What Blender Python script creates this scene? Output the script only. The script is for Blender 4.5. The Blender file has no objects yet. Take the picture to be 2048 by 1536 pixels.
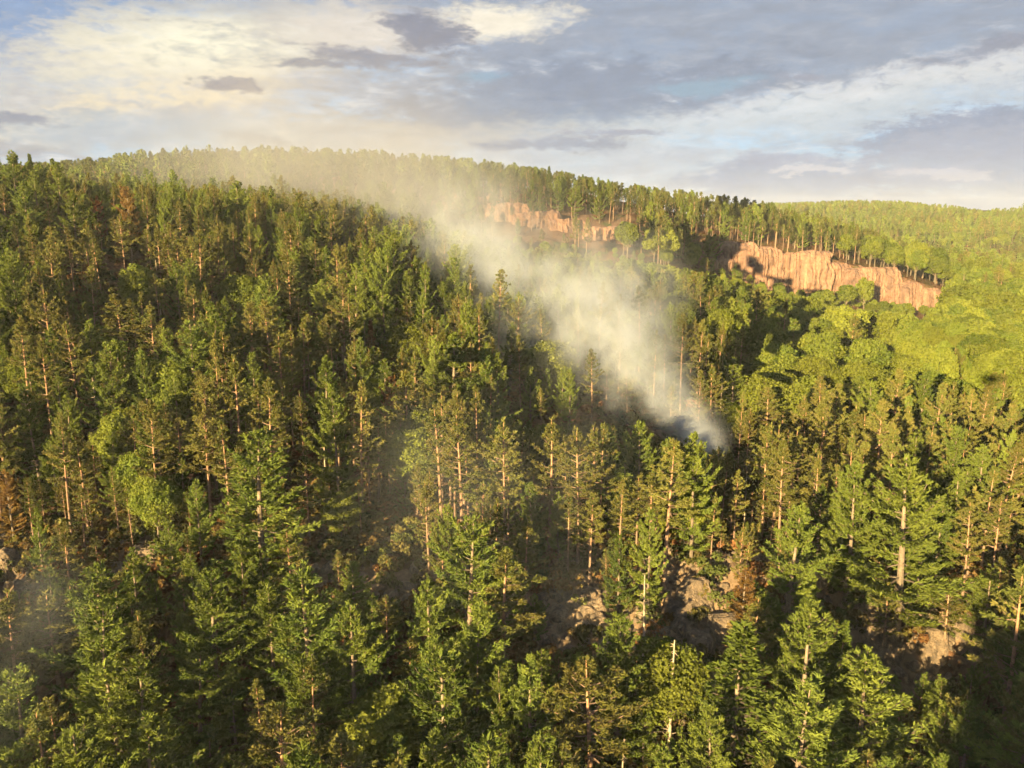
import bpy, math, random
import numpy as np

scene = bpy.context.scene
R = math.radians
# ------------------------------------------------------------------ camera
CAMZ = 70.0
PITCH = R(11.8)
FPX = 1621.0                       # focal length in pixels of a 2048 wide picture
cam_data = bpy.data.cameras.new('camera')
cam_data.sensor_width = 36.0
cam_data.lens = 36.0 * FPX / 2048.0
cam_data.clip_start = 0.5
cam_data.clip_end = 12000
cam = bpy.data.objects.new('camera', cam_data)
cam.location = (0, 0, CAMZ)
cam.rotation_euler = (R(90) - PITCH, 0, 0)
scene.collection.objects.link(cam)
scene.camera = cam
# ------------------------------------------------------------------ sun, exposure, render
SUN_EL, SUN_AZ = R(10.0), R(31.0)   # light travels 31 degrees right of the view direction, sun behind the camera
SUNV = np.array([math.sin(SUN_AZ) * math.cos(SUN_EL), math.cos(SUN_AZ) * math.cos(SUN_EL), -math.sin(SUN_EL)])
sd = bpy.data.lights.new('sun', 'SUN')
sd.energy = 5.0
sd.angle = R(0.5)
sd.color = (1.0, 0.75, 0.34)
sun = bpy.data.objects.new('sun', sd)
sun.rotation_euler = (R(90) - SUN_EL, 0, -SUN_AZ)
sun.location = (-60, -90, 120)
scene.collection.objects.link(sun)
scene.view_settings.view_transform = 'Standard'
scene.view_settings.look = 'None'
scene.view_settings.gamma = 1.0
scene.view_settings.use_curve_mapping = False
EXPO = 2.6
scene.view_settings.exposure = EXPO
cy = scene.cycles
cy.max_bounces = 5
cy.diffuse_bounces = 3
cy.glossy_bounces = 1
cy.transmission_bounces = 3
cy.volume_bounces = 1
cy.transparent_max_bounces = 6
cy.use_adaptive_sampling = True
cy.adaptive_threshold = 0.03
cy.use_denoising = True
cy.sample_clamp_indirect = 4.0
cy.volume_step_rate = 1.5
cy.volume_max_steps = 128


def link_nodes(nt):
    def N(kind, **kw):
        n = nt.nodes.new(kind)
        for k, v in kw.items():
            if k.startswith('i_'):
                n.inputs[k[2:]].default_value = v
            else:
                setattr(n, k, v)
        return n
    return N, nt.links.new


def pix_dir(px, py):
    """unit-less direction of a picture point, forward component scaled so that y = 1"""
    a, b = px - 1024.0, 768.0 - py
    fy = FPX * math.cos(PITCH) + b * math.sin(PITCH)
    fz = b * math.cos(PITCH) - FPX * math.sin(PITCH)
    return a / fy, fz / fy


def at(px, py, D):
    kx, kz = pix_dir(px, py)
    return np.array([kx * D, D, CAMZ + kz * D])


def project(P):
    P = np.asarray(P, float)
    x, y, z = P[..., 0], P[..., 1], P[..., 2] - CAMZ
    f = y * math.cos(PITCH) - z * math.sin(PITCH)
    u = y * math.sin(PITCH) + z * math.cos(PITCH)
    f = np.where(f < 1, 1, f)
    return 1024 + FPX * x / f, 768 - FPX * u / f, f


def s2l(c):
    return tuple(((v / 255 + 0.055) / 1.055) ** 2.4 if v / 255 > 0.04045 else v / 255 / 12.92 for v in c)


# ------------------------------------------------------------------ world: Nishita sky under evening clouds
SKY_STRENGTH = 0.1
world = bpy.data.worlds.new('World')
scene.world = world
world.use_nodes = True
wt = world.node_tree
wt.nodes.clear()
N, L = link_nodes(wt)


def build_sky():
    tc = N('ShaderNodeTexCoord')
    sky = N('ShaderNodeTexSky', sky_type='NISHITA', sun_disc=False, sun_elevation=SUN_EL,
            sun_rotation=SUN_AZ + math.pi, altitude=200, air_density=1.0, dust_density=1.0, ozone_density=2.0)
    sep = N('ShaderNodeSeparateXYZ')
    L(tc.outputs['Generated'], sep.inputs[0])

    def M(op, a, b=None, c=None, clamp=False):
        n = N('ShaderNodeMath', operation=op)
        n.use_clamp = clamp
        for i, v in enumerate((a, b, c)):
            if v is None:
                continue
            if isinstance(v, (int, float)):
                n.inputs[i].default_value = v
            else:
                L(v, n.inputs[i])
        return n.outputs[0]
    az = M('ARCTAN2', sep.outputs[0], sep.outputs[1])
    el = M('ARCSINE', sep.outputs[2])
    az = M('MULTIPLY', az, 57.2958)
    el = M('MULTIPLY', el, 57.2958)
    comb = N('ShaderNodeCombineXYZ')
    L(az, comb.inputs[0]); L(el, comb.inputs[1])

    def noise(scale, sx, sy, detail=5, rough=0.55, dist=0.0, off=0.0):
        mp = N('ShaderNodeMapping')
        mp.inputs['Scale'].default_value = (sx, sy, 1)
        mp.inputs['Location'].default_value = (off, off * 0.7, 0)
        L(comb.outputs[0], mp.inputs[0])
        n = N('ShaderNodeTexNoise', i_Scale=scale, i_Detail=detail, i_Roughness=rough, i_Distortion=dist)
        n.noise_dimensions = '3D'
        L(mp.outputs[0], n.inputs['Vector'])
        return n.outputs['Fac']
    # warp of the angular coordinates for ragged edges
    wx = M('SUBTRACT', noise(0.12, 1, 2.2, 7, 0.62, 0, 3.1), 0.5)
    wy = M('SUBTRACT', noise(0.12, 1, 2.2, 7, 0.62, 0, 17.7), 0.5)
    fx = M('SUBTRACT', noise(0.7, 1, 2.0, 5, 0.65, 0, 5.3), 0.5)
    fy = M('SUBTRACT', noise(0.7, 1, 2.0, 5, 0.65, 0, 9.9), 0.5)
    azw = M('ADD', M('ADD', az, M('MULTIPLY', wx, 11)), M('MULTIPLY', fx, 2.2))
    elw = M('ADD', M('ADD', el, M('MULTIPLY', wy, 2.6)), M('MULTIPLY', fy, 1.0))
    streak = noise(0.16, 1, 4.5, 8, 0.6, 0.6, 1.0)       # long flat streaks
    streak2 = noise(0.35, 1, 3.5, 8, 0.65, 0.4, 31.0)
    fine = noise(1.1, 1, 2.4, 7, 0.65, 0.3, 44.0)
    grain = noise(0.8, 1, 2.2, 6, 0.6, 0.5, 12.0)

    def mix(f, a, b):
        n = N('ShaderNodeMix', data_type='RGBA')
        for s, v in ((n.inputs[0], f), (n.inputs[6], a), (n.inputs[7], b)):
            if isinstance(v, (int, float)):
                s.default_value = v
            elif isinstance(v, tuple):
                s.default_value = (*v, 1)
            else:
                L(v, s)
        return n.outputs[2]

    K = 1.0 / (SKY_STRENGTH * 2 ** EXPO)
    def C(r, g, b):
        return tuple(v * K for v in s2l((r, g, b)))
    # high thin veil over the blue
    skyb = N('ShaderNodeMix', data_type='RGBA', blend_type='MULTIPLY')
    skyb.inputs[0].default_value = 1
    L(sky.outputs[0], skyb.inputs[6])
    skyb.inputs[7].default_value = (0.62, 0.86, 1.25, 1)
    # pale clear evening blue
    base = mix(0.9, skyb.outputs[2], C(158, 182, 208))

    def ramp(v, lo, hi):
        n = N('ShaderNodeMapRange', interpolation_type='SMOOTHSTEP')
        L(v, n.inputs[0])
        n.inputs[1].default_value = lo; n.inputs[2].default_value = hi
        return n.outputs[0]
    col = mix(ramp(streak, 0.36, 0.58), base, C(166, 180, 202))
    col = mix(ramp(streak2, 0.50, 0.68), col, C(206, 213, 222))

    def blob(col, px, py, rx, ry, rgb, soft=0.5, amt=1.0, warp=True, tilt=0.0, tex=None, tlo=0.35, thi=0.6):
        kx, kz = pix_dir(px, py)
        a0 = math.degrees(math.atan(kx)); e0 = math.degrees(math.atan(kz / math.sqrt(1 + kx * kx)))
        rx, ry = rx * 0.0345, ry * 0.0345
        A, E = (azw, elw) if warp else (az, el)
        dx = M('SUBTRACT', A, a0); dy = M('SUBTRACT', E, e0)
        if tilt:
            c, s = math.cos(R(tilt)), math.sin(R(tilt))
            nx = M('ADD', M('MULTIPLY', dx, c), M('MULTIPLY', dy, s))
            dy = M('SUBTRACT', M('MULTIPLY', dy, c), M('MULTIPLY', dx, s))
            dx = nx
        dx = M('DIVIDE', dx, rx); dy = M('DIVIDE', dy, ry)
        d = M('SQRT', M('ADD', M('MULTIPLY', dx, dx), M('MULTIPLY', dy, dy)))
        d = M('ADD', d, M('ADD', M('MULTIPLY', M('SUBTRACT', streak2, 0.5), 1.9 * min(1, soft * 3)), M('MULTIPLY', M('SUBTRACT', fine, 0.5), 1.3 * min(1, soft * 4)))) if warp else d
        m = ramp(d, 1 + soft, 1 - soft)
        m = M('MULTIPLY', m, amt)
        if tex is not None:
            m = M('MULTIPLY', m, ramp(tex, tlo, thi))
        return mix(m, col, C(*rgb))
    # broad cloud fields
    col = blob(col, 100, 30, 520, 75, (138, 164, 202), 0.6, 0.9, tilt=8)
    col = blob(col, 250, 165, 520, 95, (214, 205, 194), 0.5, 0.6, tilt=12)
    col = blob(col, 620, 20, 260, 26, (152, 168, 198), 0.7, 0.7)
    col = blob(col, 430, 85, 250, 60, (255, 246, 218), 0.7, 0.95, tilt=8)
    col = blob(col, 250, 215, 330, 32, (248, 232, 198), 0.8, 0.8, tilt=14, tex=grain, tlo=0.3, thi=0.6)
    col = blob(col, 440, 92, 110, 34, (255, 251, 226), 0.9, 0.95, warp=False)
    col = blob(col, 1500, 60, 900, 150, (158, 167, 184), 0.5, 0.85, tilt=-2)
    col = blob(col, 1100, 215, 380, 75, (146, 157, 178), 0.35, 0.9, tilt=6)
    col = blob(col, 720, 60, 130, 40, (235, 226, 214), 0.7, 0.8)
    col = blob(col, 985, 45, 110, 26, (255, 246, 226), 0.6, 0.95, tilt=6)
    col = blob(col, 1750, 185, 420, 26, (228, 228, 228), 0.8, 0.85, tilt=7, tex=grain, tlo=0.25, thi=0.5)
    col = blob(col, 1900, 120, 420, 16, (222, 224, 228), 0.9, 0.7, tilt=10, tex=grain)
    col = blob(col, 1400, 172, 75, 12, (158, 190, 212), 0.6, 0.6, tilt=3)
    col = blob(col, 970, 150, 40, 9, (152, 186, 212), 0.7, 0.7)
    col = blob(col, 1500, 250, 600, 34, (206, 217, 226), 0.8, 0.7, tilt=4)
    col = blob(col, 1250, 335, 620, 46, (204, 209, 216), 0.6, 0.7, tilt=-3)
    col = blob(col, 700, 270, 420, 30, (206, 202, 196), 0.6, 0.6)
    col = blob(col, 300, 262, 280, 26, (176, 190, 206), 0.8, 0.8)
    # dark lenticular shreds
    D1, D2 = (138, 143, 162), (150, 155, 172)
    col = blob(col, 850, 66, 95, 32, D1, 0.35, 0.95, tilt=-6)
    col = blob(col, 735, 112, 95, 15, D1, 0.45, 0.85, tilt=-4)
    col = blob(col, 660, 132, 75, 8, D1, 0.5, 0.8)
    col = blob(col, 450, 165, 68, 14, (150, 150, 164), 0.3, 0.95)
    col = blob(col, 30, 236, 60, 12, D2, 0.5, 0.9)
    col = blob(col, 20, 296, 80, 16, D2, 0.5, 0.6)
    col = blob(col, 1090, 290, 110, 12, (156, 164, 184), 0.5, 0.85)
    col = blob(col, 1220, 268, 110, 6, (160, 166, 186), 0.5, 0.8)
    col = blob(col, 520, 276, 50, 8, D2, 0.6, 0.5)
    col = blob(col, 700, 265, 90, 6, D2, 0.6, 0.4)
    col = blob(col, 1980, 95, 95, 13, (150, 156, 174), 0.5, 0.85, tilt=14)
    col = blob(col, 1590, 158, 60, 7, (160, 164, 180), 0.5, 0.8)
    # cumulus bank low on the right
    col = blob(col, 1560, 372, 200, 44, (165, 175, 197), 0.3, 0.9)
    col = blob(col, 1960, 262, 200, 34, (150, 161, 185), 0.3, 0.9, tilt=3)
    col = blob(col, 2000, 330, 240, 62, (172, 179, 198), 0.3, 0.9)
    col = blob(col, 1620, 345, 70, 8, (208, 209, 217), 0.25, 0.85)
    col = blob(col, 1900, 345, 80, 10, (206, 206, 215), 0.3, 0.8)
    col = blob(col, 1600, 325, 110, 12, (168, 176, 198), 0.4, 0.8)
    col = blob(col, 1850, 425, 420, 26, (146, 162, 194), 0.6, 0.9)
    col = blob(col, 1700, 440, 700, 22, (150, 164, 194), 0.9, 0.85, warp=False)
    # fine mottling
    mot = M('ADD', M('MULTIPLY', M('SUBTRACT', grain, 0.5), 0.22), M('MULTIPLY', M('SUBTRACT', streak2, 0.5), 0.35))
    hs = N('ShaderNodeHueSaturation')
    L(col, hs.inputs['Color'])
    L(M('ADD', mot, 1.0), hs.inputs['Value'])
    bg = N('ShaderNodeBackground')
    bg.inputs[1].default_value = SKY_STRENGTH
    L(hs.outputs[0], bg.inputs[0])
    out = N('ShaderNodeOutputWorld')
    L(bg.outputs[0], out.inputs[0])


build_sky()
world.cycles.sampling_method = 'MANUAL'
world.cycles.sample_map_resolution = 512

# ------------------------------------------------------------------ numpy noise
def _hash(ix, iy, seed):
    h = (ix.astype(np.int64) * 374761393 + iy.astype(np.int64) * 668265263 + seed * 974711) & 0x7fffffff
    h = ((h ^ (h >> 13)) * 1274126177) & 0x7fffffff
    h = h ^ (h >> 16)
    return (h & 0xffff) / 65535.0


def vnoise(x, y, seed=0):
    ix, iy = np.floor(x), np.floor(y)
    fx, fy = x - ix, y - iy
    fx = fx * fx * (3 - 2 * fx); fy = fy * fy * (3 - 2 * fy)
    a = _hash(ix, iy, seed); b = _hash(ix + 1, iy, seed)
    c = _hash(ix, iy + 1, seed); d = _hash(ix + 1, iy + 1, seed)
    return (a * (1 - fx) + b * fx) * (1 - fy) + (c * (1 - fx) + d * fx) * fy - 0.5


def fbm(x, y, oct=4, seed=0, gain=0.5):
    s, a = 0, 1.0
    for i in range(oct):
        s = s + a * vnoise(x * 2 ** i + 13.7 * i, y * 2 ** i - 7.3 * i, seed + i)
        a *= gain
    return s


def sstep(x, a, b):
    t = np.clip((x - a) / (b - a), 0, 1)
    return t * t * (3 - 2 * t)


# ------------------------------------------------------------------ terrain
CTRL = [
    # below the ledges, lower edge of the picture
    (-300, 1650, 82), (200, 1660, 82), (600, 1680, 78), (1000, 1700, 75), (1400, 1700, 73), (1700, 1690, 71), (2000, 1660, 70), (2400, 1600, 72),
    (200, 1420, 92), (600, 1400, 92), (1000, 1440, 86), (1400, 1500, 86), (1650, 1500, 85), (1950, 1500, 86),
    # ledge
    (-200, 1140, 110), (0, 1145, 108), (300, 1150, 106), (600, 1165, 105), (780, 1170, 104), (1000, 1210, 101), (1150, 1240, 99),
    (1150, 1330, 95), (1400, 1190, 99), (1400, 1340, 93), (1400, 1390, 91), (1550, 1270, 95), (1600, 1400, 90), (1750, 1240, 96), (1830, 1230, 97), (1870, 1400, 92), (2050, 1270, 95), (2050, 1420, 92), (2300, 1270, 95), (2300, 1420, 92),
    # slope above the ledge
    (-100, 1050, 118), (100, 1060, 118), (400, 1060, 118), (800, 1050, 120), (1200, 1080, 121), (1500, 1090, 119), (1850, 1090, 121), (2150, 1090, 122),
    (-250, 900, 130), (100, 900, 132), (400, 900, 137), (700, 900, 144), (1000, 900, 150), (1250, 900, 155), (1500, 900, 163), (1750, 900, 172), (2000, 900, 178), (2300, 900, 180),
    (-200, 700, 160), (100, 700, 164), (400, 700, 176), (700, 700, 190), (1000, 700, 208), (1250, 740, 208), (1500, 770, 210), (1720, 760, 235), (1980, 760, 240), (2300, 760, 240),
    (-300, 560, 180), (-100, 530, 196), (60, 520, 200), (250, 505, 215), (450, 500, 238), (640, 510, 262), (800, 530, 285), (950, 552, 300), (1100, 575, 310),
    (1250, 600, 300), (1400, 630, 290), (1550, 660, 290), (1700, 670, 300), (1880, 665, 320), (2050, 660, 330), (2400, 660, 330),
    (-200, 440, 260), (0, 438, 260), (90, 445, 258), (250, 470, 280), (450, 475, 320), (700, 478, 350), (900, 490, 370), (1100, 500, 380), (1250, 520, 375), (1400, 560, 350),
    # far ridge on the left and its face
    (-200, 420, 480), (150, 425, 480), (450, 420, 480), (750, 430, 450), (950, 440, 430), (1100, 455, 415),
    (-200, 385, 680), (0, 375, 670), (150, 364, 660), (300, 344, 655), (450, 337, 650), (600, 340, 640), (750, 347, 600), (900, 364, 540), (1000, 380, 490),
    # ridge running down to the right
    (1100, 402, 445), (1200, 422, 440), (1300, 437, 440), (1400, 450, 440), (1500, 462, 440), (1600, 478, 440), (1700, 505, 440), (1800, 540, 430), (1900, 590, 410), (2000, 615, 400), (2200, 640, 400),
    # cliff foot and top
    (1440, 540, 398), (1550, 585, 396), (1650, 598, 394), (1750, 612, 392), (1860, 620, 390),
    # behind the ridges
    (300, 380, 900), (700, 380, 850), (1000, 410, 700), (1250, 470, 620), (1500, 520, 620), (1700, 545, 600), (1900, 570, 600), (2200, 580, 600),
    # nearer spur and farther hill on the right
    (2300, 434, 950), (2120, 447, 930), (2000, 461, 900), (1880, 482, 860), (1760, 492, 820), (1600, 500, 820),
    (1400, 440, 1400), (1560, 424, 1350), (1700, 417, 1330), (1800, 418, 1330), (1900, 429, 1340), (1990, 444, 1350), (2200, 450, 1350),
    (1000, 460, 1300), (400, 460, 1400),
]
ANCH = [  # x, y, z: behind the camera and far away
    (0, 40, 4), (-40, 45, 5), (45, 45, 6), (0, 0, 8), (-120, 60, 15), (120, 60, 10), (-60, -60, 12), (60, -60, 12), (-220, 0, 18), (220, 0, 14), (0, -150, 20), (-200, -200, 20), (200, -200, 20),
    (-300, 200, 70), (-320, 320, 82), (-420, 480, 85), (330, 150, 20), (420, 300, 25), (0, -400, 15), (-600, -100, 30), (600, -100, 20),
    (-900, 800, 60), (-900, 300, 70), (1200, 400, 40), (-1600, 1800, 30), (0, 2200, 20), (1600, 2000, 30), (-1500, -1500, 10), (1500, -1500, 10), (0, 3500, 0), (-3000, 3000, 0), (3000, 3000, 0), (-3000, -2500, 0), (3000, -2500, 0),
]
CLX = np.array([82., 104, 118, 140, 165, 190, 212, 222])
CLY = np.array([404., 402, 400, 398, 396, 394, 394, 394])
CLH = np.array([0., 11, 15, 19, 17, 14, 7, 0])


def cliff_extra(x, y):
    hh = np.interp(x, CLX, CLH)
    yl = np.interp(x, CLX, CLY)
    d = y - yl
    return hh * sstep(d, -0.5, 2.5) * np.exp(-np.clip(d, 0, None) / 70)


def shade_mound(x, y):  # unseen knoll added behind the camera, shaped to shade the lower right corner
    l = x * 0.857 - y * 0.515
    a = x * 0.515 + y * 0.857
    return 42 * sstep(l, -5, 3) * sstep(-l, -80, -50) * np.exp(-((a + 60) / 22) ** 2)


cp = [at(*c) for c in CTRL] + [np.array(a, float) for a in ANCH]
cp = np.array(cp)
cz = cp[:, 2] - cliff_extra(cp[:, 0], cp[:, 1])
S = 100.0


def _U(r2):
    return np.where(r2 > 1e-12, 0.5 * r2 * np.log(r2 + 1e-12), 0.0)


def _fit():
    n = len(cp)
    P = cp[:, :2] / S
    r2 = ((P[:, None] - P[None]) ** 2).sum(-1)
    K = _U(r2) + np.eye(n) * 0.004
    Q = np.hstack([np.ones((n, 1)), P])
    A = np.block([[K, Q], [Q.T, np.zeros((3, 3))]])
    return P, np.linalg.solve(A, np.concatenate([cz, np.zeros(3)]))


_P, _W = _fit()


def height(x, y):
    x = np.asarray(x, float); y = np.asarray(y, float)
    sh = x.shape
    xf, yf = x.ravel(), y.ravel()
    out = np.empty(len(xf))
    for i in range(0, len(xf), 40000):
        q = np.stack([xf[i:i + 40000], yf[i:i + 40000]], 1) / S
        r2 = ((q[:, None] - _P[None]) ** 2).sum(-1)
        out[i:i + 40000] = _U(r2) @ _W[:-3] + _W[-3] + q @ _W[-2:]
    z = out.reshape(sh)
    z = z + cliff_extra(x, y) + shade_mound(x, y)
    d = np.hypot(x, y)
    amp = sstep(d, 50, 90)
    z = z + amp * (fbm(x / 26, y / 26, 3, 5) * 3.0 + fbm(x / 6, y / 6, 3, 9) * 1.1 + np.exp(-((y - 97) / 9) ** 2) * (np.abs(fbm(x / 4.5, y / 4.5, 4, 61)) - 0.15) * -4.0)
    z = z + sstep(d, 500, 900) * fbm(x / 120, y / 120, 3, 21) * 14
    return z


def rockiness(x, y, z):
    """0 litter, 1 bare rock"""
    px, py, f = project(np.stack([x, y, z], -1))
    n = fbm(x / 7, y / 7, 4, 33)
    led = np.exp(-((y - (95 + 4 * np.sin(x / 13))) / 10) ** 2) * sstep(x, -5, 12)
    led2 = np.exp(-((y - 103) / 5) ** 2) * 0.6
    pink = np.exp(-(((px - 1080) / 230) ** 2 + ((py - 464) / 34) ** 2)) * sstep(f, 350, 390) * sstep(f, 520, 480) * (0.55 + 1.2 * np.abs(n))
    r = led * 0.72 + led2 + pink * 1.3 + n * 0.9
    return np.clip(sstep(r, 0.42, 0.72), 0, 1)


def ax(segs):
    out = []
    for a, b, s in segs:
        k = max(1, int(round((b - a) / s)))
        out += list(np.linspace(a, b, k, endpoint=False))
    out.append(segs[-1][1])
    return np.array(out)


gx = ax([(-3000, -2000, 250), (-2000, -700, 60), (-700, -260, 12), (-260, -90, 4), (-90, 90, 0.9), (90, 260, 3), (260, 700, 10), (700, 2000, 50), (2000, 3000, 250)])
gy = ax([(-2500, -600, 300), (-600, -120, 30), (-120, 60, 6), (60, 135, 0.75), (135, 250, 2.5), (250, 388, 5), (388, 412, 1.5), (412, 700, 6), (700, 1500, 22), (1500, 2500, 100), (2500, 3500, 250)])
GX, GY = np.meshgrid(gx, gy)
GZ = height(GX, GY)


# ------------------------------------------------------------------ material helpers
def mat(name):
    m = bpy.data.materials.new(name)
    m.use_nodes = True
    m.node_tree.nodes.clear()
    return m, *link_nodes(m.node_tree)


def foliage_mat(name, c1, c2, c3, trans=0.3, warm=0.0):
    """c1..c2 vary from tree to tree, c3 is mixed in clump by clump"""
    m, N, L = mat(name)
    oi = N('ShaderNodeObjectInfo')
    r1 = N('ShaderNodeMix', data_type='RGBA')
    L(oi.outputs['Random'], r1.inputs[0])
    r1.inputs[6].default_value = (*c1, 1); r1.inputs[7].default_value = (*c2, 1)
    at_ = N('ShaderNodeAttribute', attribute_name='tone')
    r2 = N('ShaderNodeMix', data_type='RGBA')
    mr = N('ShaderNodeMapRange'); mr.inputs[1].default_value = 0.35; mr.inputs[2].default_value = 1.0
    mr.inputs[3].default_value = 0.0; mr.inputs[4].default_value = 0.75
    L(at_.outputs['Fac'], mr.inputs[0]); L(mr.outputs[0], r2.inputs[0])
    L(r1.outputs[2], r2.inputs[6]); r2.inputs[7].default_value = (*c3, 1)
    mul = N('ShaderNodeMath', operation='MULTIPLY_ADD'); mul.inputs[1].default_value = 7.31; mul.inputs[2].default_value = 0.13
    L(oi.outputs['Random'], mul.inputs[0])
    fr = N('ShaderNodeMath', operation='FRACT'); L(mul.outputs[0], fr.inputs[0])
    mv = N('ShaderNodeMapRange'); mv.inputs[3].default_value = 0.72; mv.inputs[4].default_value = 1.22
    L(fr.outputs[0], mv.inputs[0])
    hs = N('ShaderNodeHueSaturation'); L(r2.outputs[2], hs.inputs['Color']); L(mv.outputs[0], hs.inputs['Value'])
    d = N('ShaderNodeBsdfDiffuse'); t = N('ShaderNodeBsdfTranslucent')
    L(hs.outputs[0], d.inputs[0]); L(hs.outputs[0], t.inputs[0])
    mx = N('ShaderNodeMixShader'); mx.inputs[0].default_value = trans
    L(d.outputs[0], mx.inputs[1]); L(t.outputs[0], mx.inputs[2])
    o = N('ShaderNodeOutputMaterial'); L(mx.outputs[0], o.inputs[0])
    return m


def bark_mat(name, low, high, zmix=(0.2, 0.7)):
    m, N, L = mat(name)
    tc = N('ShaderNodeTexCoord')
    n = N('ShaderNodeTexNoise', i_Scale=3.0, i_Detail=5.0, i_Roughness=0.7)
    L(tc.outputs['Object'], n.inputs['Vector'])
    at_ = N('ShaderNodeAttribute', attribute_name='tone')
    mr = N('ShaderNodeMapRange'); mr.inputs[1].default_value = zmix[0]; mr.inputs[2].default_value = zmix[1]
    L(at_.outputs['Fac'], mr.inputs[0])
    a = N('ShaderNodeMix', data_type='RGBA'); L(mr.outputs[0], a.inputs[0])
    a.inputs[6].default_value = (*low, 1); a.inputs[7].default_value = (*high, 1)
    b = N('ShaderNodeHueSaturation'); L(a.outputs[2], b.inputs['Color'])
    mv = N('ShaderNodeMapRange'); mv.inputs[1].default_value = 0.25; mv.inputs[2].default_value = 0.75
    mv.inputs[3].default_value = 0.5; mv.inputs[4].default_value = 1.45
    L(n.outputs['Fac'], mv.inputs[0]); L(mv.outputs[0], b.inputs['Value'])
    d = N('ShaderNodeBsdfDiffuse'); L(b.outputs[0], d.inputs[0])
    o = N('ShaderNodeOutputMaterial'); L(d.outputs[0], o.inputs[0])
    return m


def rock_mat(name, ca, cb, cc, streak=1.0, bump=0.5, sc=1.0):
    m, N, L = mat(name)
    geo = N('ShaderNodeNewGeometry')
    mp = N('ShaderNodeMapping'); mp.inputs['Scale'].default_value = (1, 1, streak)
    L(geo.outputs['Position'], mp.inputs[0])
    n1 = N('ShaderNodeTexNoise', i_Scale=0.35 * sc, i_Detail=8.0, i_Roughness=0.65)
    n2 = N('ShaderNodeTexNoise', i_Scale=1.6 * sc, i_Detail=8.0, i_Roughness=0.7)
    v = N('ShaderNodeTexNoise', i_Scale=0.12 * sc, i_Detail=3.0)
    for q in (n1, n2, v):
        L(mp.outputs[0], q.inputs['Vector'])
    r = N('ShaderNodeValToRGB')
    e = r.color_ramp.elements
    e[0].position = 0.32; e[0].color = (*ca, 1)
    e[1].position = 0.62; e[1].color = (*cb, 1)
    k = e.new(0.75); k.color = (*cc, 1)
    L(n1.outputs['Fac'], r.inputs[0])
    mul = N('ShaderNodeHueSaturation'); L(r.outputs[0], mul.inputs['Color'])
    mr = N('ShaderNodeMapRange'); mr.inputs[1].default_value = 0.3; mr.inputs[2].default_value = 0.7
    mr.inputs[3].default_value = 0.6; mr.inputs[4].default_value = 1.3
    L(n2.outputs['Fac'], mr.inputs[0]); L(mr.outputs[0], mul.inputs['Value'])
    mp2 = N('ShaderNodeMapping'); mp2.inputs['Scale'].default_value = (1, 1, 0.12 if streak < 1 else 0.6)
    L(geo.outputs['Position'], mp2.inputs[0])
    st = N('ShaderNodeTexNoise', i_Scale=0.5 * sc, i_Detail=6.0, i_Roughness=0.6); L(mp2.outputs[0], st.inputs['Vector'])
    ms = N('ShaderNodeMapRange'); ms.inputs[1].default_value = 0.50; ms.inputs[2].default_value = 0.66; ms.inputs[4].default_value = 0.75
    L(st.outputs['Fac'], ms.inputs[0])
    stain = N('ShaderNodeMix', data_type='RGBA'); L(ms.outputs[0], stain.inputs[0]); L(mul.outputs[0], stain.inputs[6])
    stain.inputs[7].default_value = (ca[0] * 0.7, ca[1] * 0.75, ca[2] * 0.8, 1)
    mul = stain
    b = N('ShaderNodeBump'); b.inputs['Strength'].default_value = bump; b.inputs['Distance'].default_value = 0.4
    L(n2.outputs['Fac'], b.inputs['Height'])
    d = N('ShaderNodeBsdfPrincipled'); d.inputs['Roughness'].default_value = 0.9
    L(mul.outputs[2], d.inputs['Base Color']); L(b.outputs[0], d.inputs['Normal'])
    o = N('ShaderNodeOutputMaterial'); L(d.outputs[0], o.inputs[0])
    return m


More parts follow.
